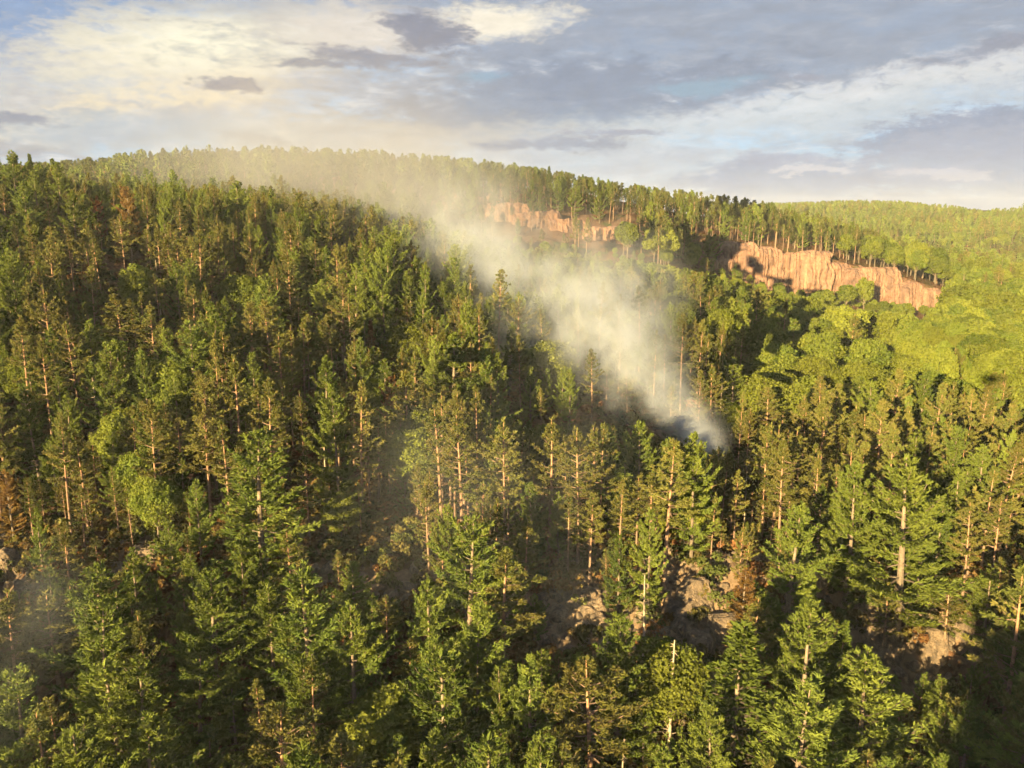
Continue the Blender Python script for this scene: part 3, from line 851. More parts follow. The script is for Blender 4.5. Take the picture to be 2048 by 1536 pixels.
# ------------------------------------------------------------------ trees placed one by one
# (px of the top, py of the top, height, kind, width factor, label, short phrase for its neighbours)
LM = [
    (645, 558, 18, 'white_pine', 1.15, 'bright layered white pine standing out against the dark hollow left of the smoke', 'the bright layered pine left of the smoke'),
    (890, 562, 18, 'white_pine', 1.1, 'light green pine with upswept plumes at the left rim of the smoke', 'the plumed pine at the smoke rim'),
    (905, 668, 22, 'white_pine', 1.45, 'huge bushy dark green pine standing below the left rim of the smoke', 'the huge bushy pine below the smoke'),
    (378, 640, 22, 'white_pine', 1.3, 'broad white pine with long lower boughs halfway up the wooded slope', 'the broad pine halfway up the slope'),
    (510, 868, 24, 'white_pine', 1.5, 'wide fresh green pine with drooping skirt above the big dark gap', 'the wide fresh green pine'),
    (262, 1095, 14, 'white_pine', 1.0, 'young leafy pine growing in front of the pale boulder', 'the young pine before the pale boulder'),
    (410, 1138, 21, 'white_pine', 1.1, 'open crowned pine with upturned finger like shoots below the boulder', 'the finger shooted pine'),
    (612, 1143, 23, 'white_pine', 1.15, 'tall pine with staggered upturned boughs left of the dark rocky gully', 'the staggered pine by the gully'),
    (862, 1160, 17, 'white_pine', 0.8, 'narrow young pine standing just right of the dark rocky gully', 'the narrow pine by the gully'),
    (888, 1308, 22, 'white_pine', 1.15, 'pale olive pine with thin crown and bare white branch tips at the lower edge', 'the pale olive thin crowned pine'),
    (1060, 1322, 19, 'white_pine', 0.9, 'yellowish pine with a ragged double top before the shaded rubble', 'the ragged double topped pine'),
    (1190, 1315, 22, 'red_pine', 1.25, 'slender pine with visible twin stems rising before the rubble slope', 'the twin stemmed pine'),
    (1240, 1228, 20, 'white_pine', 0.95, 'yellow tipped pine left of the dead pole and tan slab', 'the yellow tipped pine'),
    (1482, 1242, 24, 'spruce_tree', 1.25, 'dense dark conical evergreen covering the right side of the tan slab', 'the dense cone shaped evergreen'),
    (1600, 1365, 20, 'white_pine', 1.2, 'bright pine with downswept boughs at the foot of the dense dark evergreen', 'the bright downswept pine'),
    (1738, 1315, 19, 'white_pine', 1.35, 'broad layered pine in front of the shadowed rock face', 'the broad pine before the rock face'),
    (1690, 1240, 17, 'spruce_tree', 0.75, 'dark narrow evergreen leaning against the pale rock face', 'the dark narrow evergreen by the rock'),
    (1470, 714, 17, 'white_pine', 1.15, 'sunlit yellow green pine right behind the bare dead pole', 'the sunlit pine behind the bare pole'),
    (1590, 1012, 18, 'white_pine', 1.1, 'vivid green pine with a pale straight stem on the sunny slope', 'the vivid green straight stemmed pine'),
    (1828, 915, 24, 'white_pine', 1.2, 'tallest sunlit pine with layered boughs down to its foot on the right slope', 'the tall layered sunlit pine'),
    (1716, 926, 20, 'white_pine', 1.05, 'sunlit pine standing left of the tall layered one', 'the sunlit pine beside the tall one'),
    (1665, 668, 18, 'white_pine', 1.3, 'sunlit plumed pine at the edge of the leafy valley', 'the plumed pine by the valley'),
    (1590, 640, 18, 'white_pine', 1.2, 'sunlit plumed pine above the deep valley shade', 'the plumed pine above the valley shade'),
    (1515, 650, 18, 'white_pine', 1.05, 'half shaded pine where the valley shade begins', 'the half shaded pine'),
    (1540, 775, 17, 'red_pine', 1.4, 'rusty yellow pine with a bushy crown right of the dead pole', 'the rusty yellow pine by the pole'),
    (45, 362, 18, 'white_pine', 1.2, 'light pine at the hillcrest in front of the dark crest trees', 'the light pine on the crest'),
    (140, 385, 18, 'white_pine', 1.2, 'pale olive pine on the crest left of the red brown tree', 'the olive pine on the crest'),
    (20, 300, 20, 'white_pine', 1.1, 'dark broad pine at the far edge of the crest against the sky', 'the dark pine against the sky'),
    (56, 308, 16, 'spruce_tree', 0.7, 'dark pointed spruce poking above the crest into the sky', 'the dark pointed spruce'),
    (112, 326, 18, 'white_pine', 1.2, 'dark round topped pine on the crest right of the pointed spruce', 'the dark round topped crest pine'),
    (475, 365, 18, 'white_pine', 1.25, 'large grey green pine on the middle of the crest in thin smoke', 'the grey green crest pine'),
    (1098, 332, 18, 'spruce_tree', 0.8, 'dark spire like evergreen rising above the ridge line', 'the dark spire on the ridge'),
    (786, 405, 17, 'broadleaf_tree', 0.8, 'small round crown rising out of the smoke on the crest', 'the round crown in the smoke'),
    (252, 372, 16, 'dying_pine', 1.1, 'dying pine with orange yellow needles on the left crest', 'the orange dying pine'),
    (190, 392, 13, 'dead_red', 0.8, 'small red brown dead needled pine on the left crest', 'the red brown pine'),
    (170, 528, 15, 'dying_pine', 0.8, 'small rust topped pine in the shade below the crest', 'the small rust topped pine'),
    (780, 752, 15, 'dying_pine', 0.9, 'rusty brown pine with bare stem left of the huge bushy pine', 'the rusty pine in mid slope'),
    (10, 940, 12, 'dying_pine', 1.0, 'orange brown withered pine at the left border above the rocks', 'the withered pine above the rocks'),
    (1490, 1140, 9, 'dying_pine', 1.1, 'withered brown bush like pine above the dense dark evergreen', 'the withered bushy pine'),
    (742, 638, 14, 'dead_red2', 0.8, 'narrow brown spruce in the shade below the crest slope', 'the narrow brown spruce'),
    (275, 525, 14, 'broadleaf_tree', 1.0, 'round pale green broadleaf crown below the left crest', 'the pale round crown'),
    (485, 545, 14, 'broadleaf_tree', 1.1, 'fan shaped olive crown left of the bright layered pine', 'the fan shaped olive crown'),
    (815, 640, 14, 'broadleaf_tree', 1.0, 'deep green broadleaf tree in shade beside the plumed pine', 'the deep green broadleaf'),
    (1095, 680, 14, 'broadleaf_tree', 1.3, 'rounded yellow green crown half veiled by the smoke', 'the round crown veiled by smoke'),
    (1345, 1290, 15, 'broadleaf_tree', 0.75, 'sunlit leafy tree with a tall pale bare stem before the tan slab', 'the leafy tree before the slab'),
    (770, 1375, 15, 'broadleaf_tree', 0.95, 'fresh green bushy tree at the lower edge between two pines', 'the fresh green bushy tree'),
    (830, 850, 14, 'broadleaf_tree', 1.0, 'bright green birch with forked stem below the rusty pine', 'the forked birch'),
    (1443, 768, 13, 'dead_tree', 1.1, 'tall bare dead pole with drooping limbs beside the smoke foot', 'the dead pole beside the smoke'),
    (1292, 1148, 12, 'dead_tree', 1.0, 'pale dead pole standing left of the tan slab', 'the dead pole left of the slab'),
    (1348, 1282, 18, 'dead_tree', 0.8, 'long leaning pale dead stem in front of the leafy tree', 'the long pale dead stem'),
    (645, 842, 11, 'dead_tree', 0.9, 'thin grey dead pole on the burnt looking middle slope', 'the thin grey dead pole'),
    (633, 735, 12, 'dead_tree', 0.7, 'slim dead stem among the pines above the thin grey pole', 'the slim dead stem'),
    (185, 752, 13, 'dead_tree', 0.8, 'bleached bare stem with short stubs on the left slope', 'the bleached stem on the left'),
    (58, 780, 12, 'dead_tree', 1.1, 'dead pine with whitish twigs near the left border', 'the twiggy dead pine'),
    (1246, 1470, 10, 'dead_tree', 0.9, 'short pale dead pole at the bottom beside the twin stems', 'the short dead pole at the bottom'),
    (1495, 935, 12, 'dead_tree', 0.7, 'pink barked dead stem with a smoky patch behind it', 'the pink dead stem'),
    (240, 588, 20, 'red_pine', 1.5, 'wide topped red pine with an orange trunk and spreading bare limbs', 'the wide topped red pine'),
    (300, 610, 19, 'red_pine', 1.1, 'red pine crown touching the wide topped one on its right side', 'the companion of the wide topped pine'),
    (380, 570, 19, 'red_pine', 1.2, 'flat topped red pine with fine orange limbs below the crest', 'the flat topped red pine'),
    (140, 645, 20, 'red_pine', 1.0, 'tall red pine with bright bare stem in the dark left slope', 'the tall red pine in the dark'),
    (80, 672, 19, 'red_pine', 0.9, 'slender red pine near the left border with mossy crown', 'the slender mossy red pine'),
    (560, 665, 19, 'red_pine', 1.1, 'olive red pine in the middle of the left slope', 'the olive mid slope pine'),
    (715, 680, 18, 'white_pine', 0.8, 'conical light pine with a fine straight stem left of the rusty pine', 'the conical light pine'),
    (1340, 880, 21, 'red_pine', 1.2, 'red pine with sunlit orange bole just left of the smoke foot', 'the orange boled pine at the smoke foot'),
    (1395, 865, 19, 'white_pine', 0.9, 'bright pine at the very foot of the smoke column', 'the bright pine at the smoke foot'),
    (1282, 842, 19, 'white_pine', 1.1, 'yellow green pine glowing below the thick smoke', 'the glowing pine below the smoke'),
    (1205, 850, 20, 'red_pine', 1.0, 'straight red pine below the brightest part of the smoke', 'the straight pine under bright smoke'),
    (1160, 856, 21, 'red_pine', 1.0, 'tall red pine with a long bare orange stem below the smoke', 'the long stemmed red pine'),
    (1100, 835, 20, 'red_pine', 1.15, 'rust tinted red pine left of the long stemmed one', 'the rust tinted red pine'),
    (1010, 838, 21, 'red_pine', 1.0, 'narrow red pine with two toned stem in the middle slope', 'the narrow mid slope pine'),
    (922, 820, 22, 'red_pine', 1.1, 'red pine with strong orange bole below the huge bushy pine', 'the strong boled pine'),
    (215, 862, 13, 'white_pine', 0.9, 'young twin topped green tree on the left slope', 'the young twin topped tree'),
    (100, 880, 13, 'white_pine', 1.0, 'young fresh green tree above the rocks at left', 'the young tree above the rocks'),
    (390, 960, 13, 'white_pine', 0.95, 'small pine with a dark hollow on its right side', 'the small pine by the hollow'),
    (155, 975, 11, 'red_pine', 1.2, 'small olive pine above the pale boulder', 'the small olive pine'),
    (1905, 1150, 12, 'red_pine', 1.0, 'short sunny pine above the right rock face', 'the short sunny pine'),
    (1780, 1165, 11, 'red_pine', 1.0, 'short yellow pine behind the pale ledge', 'the short pine behind the ledge'),
]

placed = []      # dict(x, y, z, kind, s, w, rot, lean, var, lm)
rng = np.random.default_rng(7)


def solve_spot(px, py, H):
    """distance at which a tree of height H standing on the terrain has its top on this ray"""
    kx, kz = pix_dir(px, py)
    D = np.arange(66, 520, 1.0)
    g = height(kx * D, D)
    d = CAMZ + kz * D - g - H
    sgn = np.where((d[:-1] > 0) & (d[1:] <= 0))[0]
    if len(sgn) == 0:
        i = int(np.argmin(np.abs(d)))
        return D[i], g[i], CAMZ + kz * D[i] - g[i]
    i = sgn[0]
    t = d[i] / (d[i] - d[i + 1])
    DD = D[i] + t
    return DD, float(height(np.array([kx * DD]), np.array([DD]))[0]), H


for i, (px, py, H, kind, wf, label, phrase) in enumerate(LM):
    D, g, HH = solve_spot(px, py, H)
    kx, kz = pix_dir(px, py)
    placed.append(dict(x=kx * D, y=D, z=g, kind=kind, H=HH, w=wf * (1.3 if D < 98 else 1.1), rot=rng.uniform(0, 6.28), lean=(rng.normal(0, 0.015), rng.normal(0, 0.015)), var=i, lm=i))

# ------------------------------------------------------------------ the forest round them
def scatter():
    out = []
    bands = [(60, 98, 5.2), (98, 150, 3.7), (150, 260, 4.7), (260, 480, 5.2), (480, 760, 6.4), (760, 1700, 9.0)]
    for (y0, y1, c) in bands:
        halfw = 0.70 * y1 + 50
        xs = np.arange(-halfw, halfw, c); ys = np.arange(y0, y1, c)
        X, Y = np.meshgrid(xs, ys)
        X = X + rng.uniform(-0.46, 0.46, X.shape) * c + (np.arange(len(ys))[:, None] % 2) * c * 0.5
        Y = Y + rng.uniform(-0.46, 0.46, Y.shape) * c
        k = (np.abs(X) < 0.70 * Y + 45)
        out.append(np.stack([X[k], Y[k]], 1))
    # a few behind the camera, on the knoll added to shade the lower right
    n = 260
    a = np.stack([rng.uniform(-90, 60, n), rng.uniform(-110, 40, n)], 1)
    out.append(a)
    return np.concatenate(out)


XY = scatter()
Zt = height(XY[:, 0], XY[:, 1])
PX, PY, DEP = project(np.stack([XY[:, 0], XY[:, 1], Zt], -1))
D2 = XY[:, 1]
behind = D2 < 60
rk = rockiness(XY[:, 0], XY[:, 1], Zt)
u1 = rng.uniform(0, 1, len(XY)); u2 = rng.uniform(0, 1, len(XY)); u3 = rng.uniform(0, 1, len(XY))
patch = fbm(XY[:, 0] / 22, XY[:, 1] / 22, 3, 77)
patch2 = fbm(XY[:, 0] / 60, XY[:, 1] / 60, 2, 99)


def inside(px, py, rx, ry, lo=0, hi=1e9, pw=2):
    return ((np.abs((PX - px) / rx) ** pw + np.abs((PY - py) / ry) ** pw) < 1) & (D2 > lo) & (D2 < hi)


keep = u1 > rk * 0.35
# gullies, slabs and gaps seen in the photograph
for g in [(770, 1130, 75, 95, 90, 135, 0.9), (1395, 1290, 52, 120, 80, 106, 0.9), (1160, 1235, 50, 35, 90, 112, 0.6), (1810, 1290, 130, 50, 84, 105, 0.55),
          (280, 1140, 110, 45, 95, 118, 0.85), (10, 1150, 60, 50, 95, 118, 0.9), (610, 1080, 60, 110, 95, 130, 0.6), (1590, 1260, 40, 60, 85, 108, 0.8),
          (1080, 470, 180, 26, 380, 470, 0.3), (800, 430, 180, 30, 400, 480, 0.3)]:
    m = inside(g[0], g[1], g[2], g[3], g[4], g[5])
    keep &= ~(m & (u2 < g[6]))
# nothing on the cliff face or right below it
cl = (XY[:, 0] > 84) & (XY[:, 0] < 220) & (np.abs(XY[:, 1] - np.interp(XY[:, 0], CLX, CLY)) < 6)
keep &= ~cl
_l = XY[:, 0] * 0.857 - XY[:, 1] * 0.515
keep &= ~(behind & ((u1 > 0.6) | ((_l > -12) & (_l < 14))))
keep &= ~((D2 < 66) & (u2 < 0.5))
keep &= ~((D2 > 60) & (patch < -0.30) & (u2 < 0.7) & (D2 < 300))
# room round the trees placed one by one
lxy = np.array([(p['x'], p['y']) for p in placed])
for q, p in zip(lxy, placed):
    dd = np.hypot(XY[:, 0] - q[0], XY[:, 1] - q[1])
    keep &= dd > (1.6 if KIND.get(p['kind'], {'r': 2})['r'] < 2 else 2.5)

# kind of each tree
kind = np.full(len(XY), 'red_pine', dtype=object)
valley = sstep(PX, 1400, 1560) * sstep(PY, 1000, 900) * (D2 > 140) * (D2 < 420) * (PY > 520)
valley = np.maximum(valley, (D2 > 200) * (D2 < 400) * sstep(PX, 1050, 1250) * (PY > 510) * 0.7)
valley = np.maximum(valley, sstep(PX, 1850, 1960) * (D2 > 300) * (D2 < 700) * 0.8)
pw = 0.36 + 0.9 * patch
pw = np.where(D2 < 96, 0.72, pw) - 0.18 * (PX > 850) * (D2 > 98) * (D2 < 160)
kind[u3 < pw] = 'white_pine'
kind[(u2 < 0.10 + 0.35 * patch2) & (D2 > 100)] = 'broadleaf_tree'
kind[u2 < valley * 0.93] = 'broadleaf_tree'
ridge = (D2 > 380) & (D2 < 760) & (valley < 0.3)
kind[ridge] = 'ridge_pine'
kind[ridge & (u3 < 0.13)] = 'white_pine'
far = (D2 >= 760)
kind[far] = np.where(u3[far] < 0.45, 'white_pine', np.where(u3[far] < 0.75, 'red_pine', 'broadleaf_tree'))
kind[(u2 > 0.985) & (D2 < 480) & ~behind] = 'dead_tree'
kind[(u2 > 0.972) & (u2 < 0.98) & (D2 < 300) & ~behind] = 'spruce_tree'
Hm = {'white_pine': 18.5, 'red_pine': 18.5, 'ridge_pine': 14.5, 'broadleaf_tree': 12.5, 'spruce_tree': 13, 'dead_tree': 11}
Hs = np.array([Hm[k] for k in kind]) * np.clip(rng.normal(1.0, 0.16, len(XY)), 0.55, 1.35)
small = (u1 > 0.80) & (D2 < 400)
Hs[small] *= 0.6
vb = (kind == 'broadleaf_tree') & (valley > 0.4)
Hs[vb] *= 1.15
keep &= ~(vb & (rng.uniform(0, 1, len(XY)) < 0.36))
Hs[D2 < 92] *= 1.12
ledge = (D2 > 92) & (D2 < 112)
Hs[ledge] *= 0.72
# crowns on the crest do not rise above the photographed skyline
Hs[(D2 > 200) & (D2 < 300) & (PX < 900)] *= 0.9
Hs[far] *= 0.9
Hs[behind] *= 0.6

# photographed canopy lines: nothing nearer than the given distance reaches above them
def cap(lo, hi, xs, ys, jit, free=0.0):
    m = (rng.uniform(0, 1, len(PX)) >= free) & (D2 > lo) & (D2 < hi) & (PX > xs[0]) & (PX < xs[-1])
    lim = np.interp(PX, xs, ys) + jit * rng.uniform(0, 1, len(PX)) ** 1.5
    kz = np.array([0.0] * len(PX))
    b = 768.0 - lim
    kz = (b * math.cos(PITCH) - FPX * math.sin(PITCH)) / (FPX * math.cos(PITCH) + b * math.sin(PITCH))
    hmax = CAMZ + kz * D2 - Zt
    Hs[m] = np.minimum(Hs[m], hmax[m])


cap(60, 365, [-400, 120, 150, 250, 450, 640, 800, 900, 1000, 1250, 1430, 1500, 1560, 1650, 1760, 1870, 1900, 2048],
    [300, 318, 362, 362, 366, 376, 408, 452, 486, 512, 545, 566, 584, 600, 618, 628, 560, 540], 34)
cap(60, 158, [1000, 1100, 1300, 1400, 1470], [832, 842, 856, 888, 895], 30)
cap(60, 392, [1380, 1440, 1500, 1560, 1650, 1760, 1870, 1900], [492, 526, 546, 566, 584, 600, 610, 560], 30, 0.08)
cap(60, 420, [860, 900, 1000, 1100, 1290, 1300], [400, 440, 464, 478, 500, 400], 26, 0.15)
cap(365, 760, [0, 150, 300, 450, 600, 750, 900, 1000, 1100, 1200, 1300, 1500, 1600, 1750, 1900, 2048],
    [328, 318, 297, 288, 293, 298, 312, 321, 338, 356, 371, 396, 416, 458, 478, 480], 30)
cap(760, 1700, [0, 1400, 1560, 1700, 1800, 1900, 1960, 2048], [400, 408, 405, 399, 401, 409, 418, 412], 9)
for q, p in enumerate(placed):
    k = KIND.get(p['kind'], KIND['white_pine'])
    bx, by, bf = project([p['x'], p['y'], p['z']]); tx, ty, tf = project([p['x'], p['y'], p['z'] + p['H']])
    frac = 0.75 if k['r'] < 1 else 0.45
    rl = max(k['r'] * p['w'] * p['H'] / k['H'], 1.0) * FPX / tf
    rf = 2.4 * FPX / np.maximum(D2, 30)
    m = (D2 < p['y']) & (D2 > 60) & (np.abs(PX - tx) < rl * 0.6 + rf * 0.5)
    lim = ty + frac * (by - ty)
    b = 768.0 - lim
    kz = (b * math.cos(PITCH) - FPX * math.sin(PITCH)) / (FPX * math.cos(PITCH) + b * math.sin(PITCH))
    hmax = CAMZ + kz * D2 - Zt
    Hs[m] = np.minimum(Hs[m], hmax[m])
# bare rock seen between the trees: left, right, lower edge, distance
for (x0, x1, yb, dd) in [(1350, 1430, 1330, 97), (1120, 1200, 1265, 101), (250, 330, 1150, 104), (0, 40, 1180, 107), (745, 825, 1190, 103), (1720, 1790, 1300, 95), (1800, 1945, 1330, 95), (1150, 1250, 1300, 98), (1575, 1620, 1210, 100)]:
    rf = 2.0 * FPX / np.maximum(D2, 30)
    m = (D2 < dd) & (D2 > 60) & (PX > x0 - rf) & (PX < x1 + rf)
    b = 768.0 - yb
    kz = (b * math.cos(PITCH) - FPX * math.sin(PITCH)) / (FPX * math.cos(PITCH) + b * math.sin(PITCH))
    hmax = CAMZ + kz * D2 - Zt
    Hs[m] = np.minimum(Hs[m], hmax[m])
# the low sun reaches these rocks between the trees
for (rx, ry, rd) in [(1838, 1275, 94), (1862, 1335, 92), (1805, 1212, 98), (1745, 1255, 96), (1388, 1215, 98), (1404, 1340, 92), (292, 1128, 106), (8, 1150, 108), (780, 1096, 106), (1180, 1228, 100), (1928, 1285, 94), (1770, 1300, 94), (1470, 530, 396), (1500, 540, 396), (1540, 550, 396)]:
    q = at(rx, ry, rd)
    al = (q[0] - XY[:, 0]) * math.sin(SUN_AZ) + (q[1] - XY[:, 1]) * math.cos(SUN_AZ)
    pe = np.abs((q[0] - XY[:, 0]) * math.cos(SUN_AZ) - (q[1] - XY[:, 1]) * math.sin(SUN_AZ))
    m = (al > 0) & (pe < (4.2 if rd < 200 else 9.0))
    hmax = q[2] + 0.5 + al * math.tan(SUN_EL) - Zt
    Hs[m] = np.minimum(Hs[m], hmax[m])
keep &= Hs > 3.2

# terrain line of sight: drop far trees that nothing of the view can see
azb = np.linspace(-0.8, 0.8, 400)
rad = np.concatenate([np.arange(60, 300, 6), np.arange(300, 1750, 12)])
AZ, RD = np.meshgrid(azb, rad, indexing='ij')
hh = height(RD * AZ, RD)
ang = (hh + 7 - CAMZ) / RD
run = np.maximum.accumulate(ang, axis=1)
ai = np.clip(np.searchsorted(azb, XY[:, 0] / np.maximum(D2, 1)), 0, 399)
ri = np.clip(np.searchsorted(rad, D2) - 3, 0, len(rad) - 1)
vis = ((Zt + Hs - CAMZ) / np.maximum(D2, 1)) > run[ai, ri]
keep &= vis | (D2 < 300)
idx = np.where(keep)[0]
for i in idx:
    placed.append(dict(x=XY[i, 0], y=XY[i, 1], z=Zt[i], kind=kind[i], H=Hs[i], w=float(np.clip(rng.normal(1.0, 0.13), 0.7, 1.35)) * (1.3 if 60 < XY[i, 1] < 98 else 1.0), rot=rng.uniform(0, 6.28),
                       lean=(rng.normal(0, 0.025), rng.normal(0, 0.025)), var=int(rng.integers(0, 100)), lm=None))
for p in placed:
    k = p['kind']
    p['mat'] = None
    if k == 'dead_red':
        p['kind'] = 'dying_pine'; p['mat'] = M_RD
    if k == 'dead_red2':
        p['kind'] = 'spruce_tree'; p['mat'] = M_DY
print('trees', len(placed), 'top', GZ.max())


# ------------------------------------------------------------------ which trees show: a coarse depth picture of crowns
def visible_area():
    W, Hh = 512, 384
    img = np.full((Hh, W), -1, np.int32)
    order = sorted(range(len(placed)), key=lambda i: placed[i]['y'])
    B = np.array([(p['x'], p['y'], p['z']) for p in placed])
    T = B + np.stack([np.zeros(len(B)), np.zeros(len(B)), [p['H'] for p in placed]], 1)
    bx, by, bf = project(B); tx, ty, tf = project(T)
    for i in order:
        p = placed[i]
        if p['y'] < 40:
            continue
        k = KIND[p['kind']]
        c0 = k['c'][0]
        y1 = ty[i] / 4; y0 = (by[i] * (1 - c0) + ty[i] * c0) / 4
        xc = (tx[i] + bx[i]) / 8; rx = k['r'] * p['H'] / k['H'] * p['w'] * FPX / bf[i] / 4
        if xc + rx < 0 or xc - rx > W or y0 < 0 or y1 > Hh:
            continue
        a, b = int(max(0, xc - rx)), int(min(W, xc + rx + 1)); c, d = int(max(0, y1)), int(min(Hh, y0 + 1))
        if a >= b or c >= d:
            continue
        yy, xx = np.mgrid[c:d, a:b]
        w = rx * np.clip(0.25 + (yy - y1) / max(1.0, (y0 - y1)) * 1.6, 0, 1)
        m = (np.abs(xx + 0.5 - xc) <= np.maximum(w, 0.5)) & (img[c:d, a:b] < 0)
        img[c:d, a:b][m] = i
    cnt = np.bincount(img[img >= 0], minlength=len(placed))
    return cnt, (tx + bx) / 2, (ty * 0.65 + by * 0.35)


area, SX, SY = visible_area()
LIMIT = {'white_pine': 290, 'red_pine': 290, 'ridge_pine': 200, 'broadleaf_tree': 280, 'spruce_tree': 60, 'dying_pine': 60, 'dead_tree': 90}
chosen = set(i for i, p in enumerate(placed) if p['lm'] is not None)
for k, lim in LIMIT.items():
    c = [i for i, p in enumerate(placed) if p['kind'] == k and p['lm'] is None and area[i] >= 3]
    c.sort(key=lambda i: -area[i])
    have = sum(1 for i in chosen if placed[i]['kind'] == k)
    chosen |= set(c[:max(0, lim - have)])

LOOK = {'white_pine': 'green white pine', 'red_pine': 'olive red pine', 'ridge_pine': 'thin stemmed ridge pine', 'broadleaf_tree': 'round leafy tree',
        'spruce_tree': 'dark pointed spruce', 'dying_pine': 'rusty dying pine', 'dead_tree': 'bare dead pole'}
CAT = {'white_pine': 'white pine', 'red_pine': 'red pine', 'ridge_pine': 'ridge pine', 'broadleaf_tree': 'broadleaf tree', 'spruce_tree': 'spruce',
       'dying_pine': 'dying pine', 'dead_tree': 'dead tree'}
GRP = {'white_pine': 'white pines on the slope', 'red_pine': 'red pines on the slope', 'ridge_pine': 'slender pines along the ridge', 'broadleaf_tree': 'broadleaf trees of slope and valley',
       'spruce_tree': 'spruces among the pines', 'dying_pine': 'rusty dying pines', 'dead_tree': 'dead poles among the trees'}
ORD = ['first', 'second', 'third', 'fourth', 'fifth', 'sixth', 'seventh', 'eighth', 'ninth', 'tenth', 'eleventh', 'twelfth', 'thirteenth', 'fourteenth', 'fifteenth', 'sixteenth',
       'seventeenth', 'eighteenth', 'nineteenth', 'twentieth']
ORD += [t + '-' + o for t in ('twenty', 'thirty', 'forty') for o in ORD[:9]]


def tree_labels():
    """each tree is told by its place counted from the closest landmark"""
    lmi = [i for i, p in enumerate(placed) if p['lm'] is not None]
    marks = [(SX[i], SY[i], LM[placed[i]['lm']][6]) for i in lmi]
    marks += [(1540, 540, 'the pink cliff'), (1690, 565, 'the middle of the pink cliff'), (1850, 590, 'the low end of the pink cliff'), (1395, 1250, 'the tan slab'), (1160, 1240, 'the rubble slope'),
              (1860, 1300, 'the pale rock face'), (290, 1130, 'the pale boulder'), (780, 1120, 'the jagged gully rocks'), (1990, 693, 'the leafy valley floor'), (1750, 420, 'the distant hill'),
              (560, 320, 'the smoky skyline'), (850, 330, 'the right end of the smoky skyline'), (250, 325, 'the left end of the far skyline'), (1000, 430, 'the reddish rock slope'), (1250, 400, 'the dip in the ridge line')]
    mk = np.array([(a, b) for a, b, _ in marks])
    used = {}
    out = {}
    for i in chosen:
        if placed[i]['lm'] is not None:
            out[i] = LM[placed[i]['lm']][5]
            continue
        d = np.hypot(mk[:, 0] - SX[i], mk[:, 1] - SY[i])
        j = int(np.argmin(d))
        dx, dy = SX[i] - mk[j, 0], SY[i] - mk[j, 1]
        if abs(dx) > abs(dy):
            dr = 'left of' if dx < 0 else 'right of'
        else:
            dr = 'above' if dy < 0 else 'below'
        size = 'tall' if placed[i]['H'] > 18.5 else ('small' if placed[i]['H'] < 12 else 'middling')
        used.setdefault((placed[i]['kind'], size, dr, j), []).append((d[j], i))
    for (k, size, dr, j), l in used.items():
        l.sort()
        for n, (_, i) in enumerate(l):
            pre = '' if len(l) == 1 else ORD[min(n, len(ORD) - 1)] + ' '
            out[i] = f"{pre}{size} {LOOK[k]} {dr} {marks[j][2]}"
    return out


labels = tree_labels()


def pick(p):
    l = near_lod(p['kind'], p['y'] if p['y'] > 60 else 300)
    vs = KIND[p['kind']]['p'][l]
    v = p['var'] % len(vs)
    return l, v, vs[v]


_matcopy = {}


def place_trees():
    for i in sorted(chosen, key=lambda i: placed[i]['y']):
        p = placed[i]
        l, v, (mt, mc, _, cg) = pick(p)
        if p['mat'] is not None:
            key = (mc.name, p['mat'].name)
            if key not in _matcopy:
                m2 = mc.copy(); m2.materials.clear(); m2.materials.append(p['mat']); _matcopy[key] = m2
            mc = _matcopy[key]
        o = bpy.data.objects.new(p['kind'], None)
        scene.collection.objects.link(o)
        s = p['H'] / KIND[p['kind']]['H']
        o.location = (p['x'], p['y'], p['z'] - 0.25)
        o.rotation_euler = (p['lean'][0], p['lean'][1], p['rot'])
        o.scale = (s * p['w'], s * p['w'], s)
        o['label'] = labels[i]; o['category'] = CAT[p['kind']]; o['group'] = GRP[p['kind']]
        add_obj('trunk', mt, o)
        if p['kind'] == 'dead_tree':
            add_obj('twigs', mc, o, kind='stuff')
            for b in cg.parts:
                add_obj('branch', b, o)
        else:
            add_obj('crown', mc, o)


place_trees()


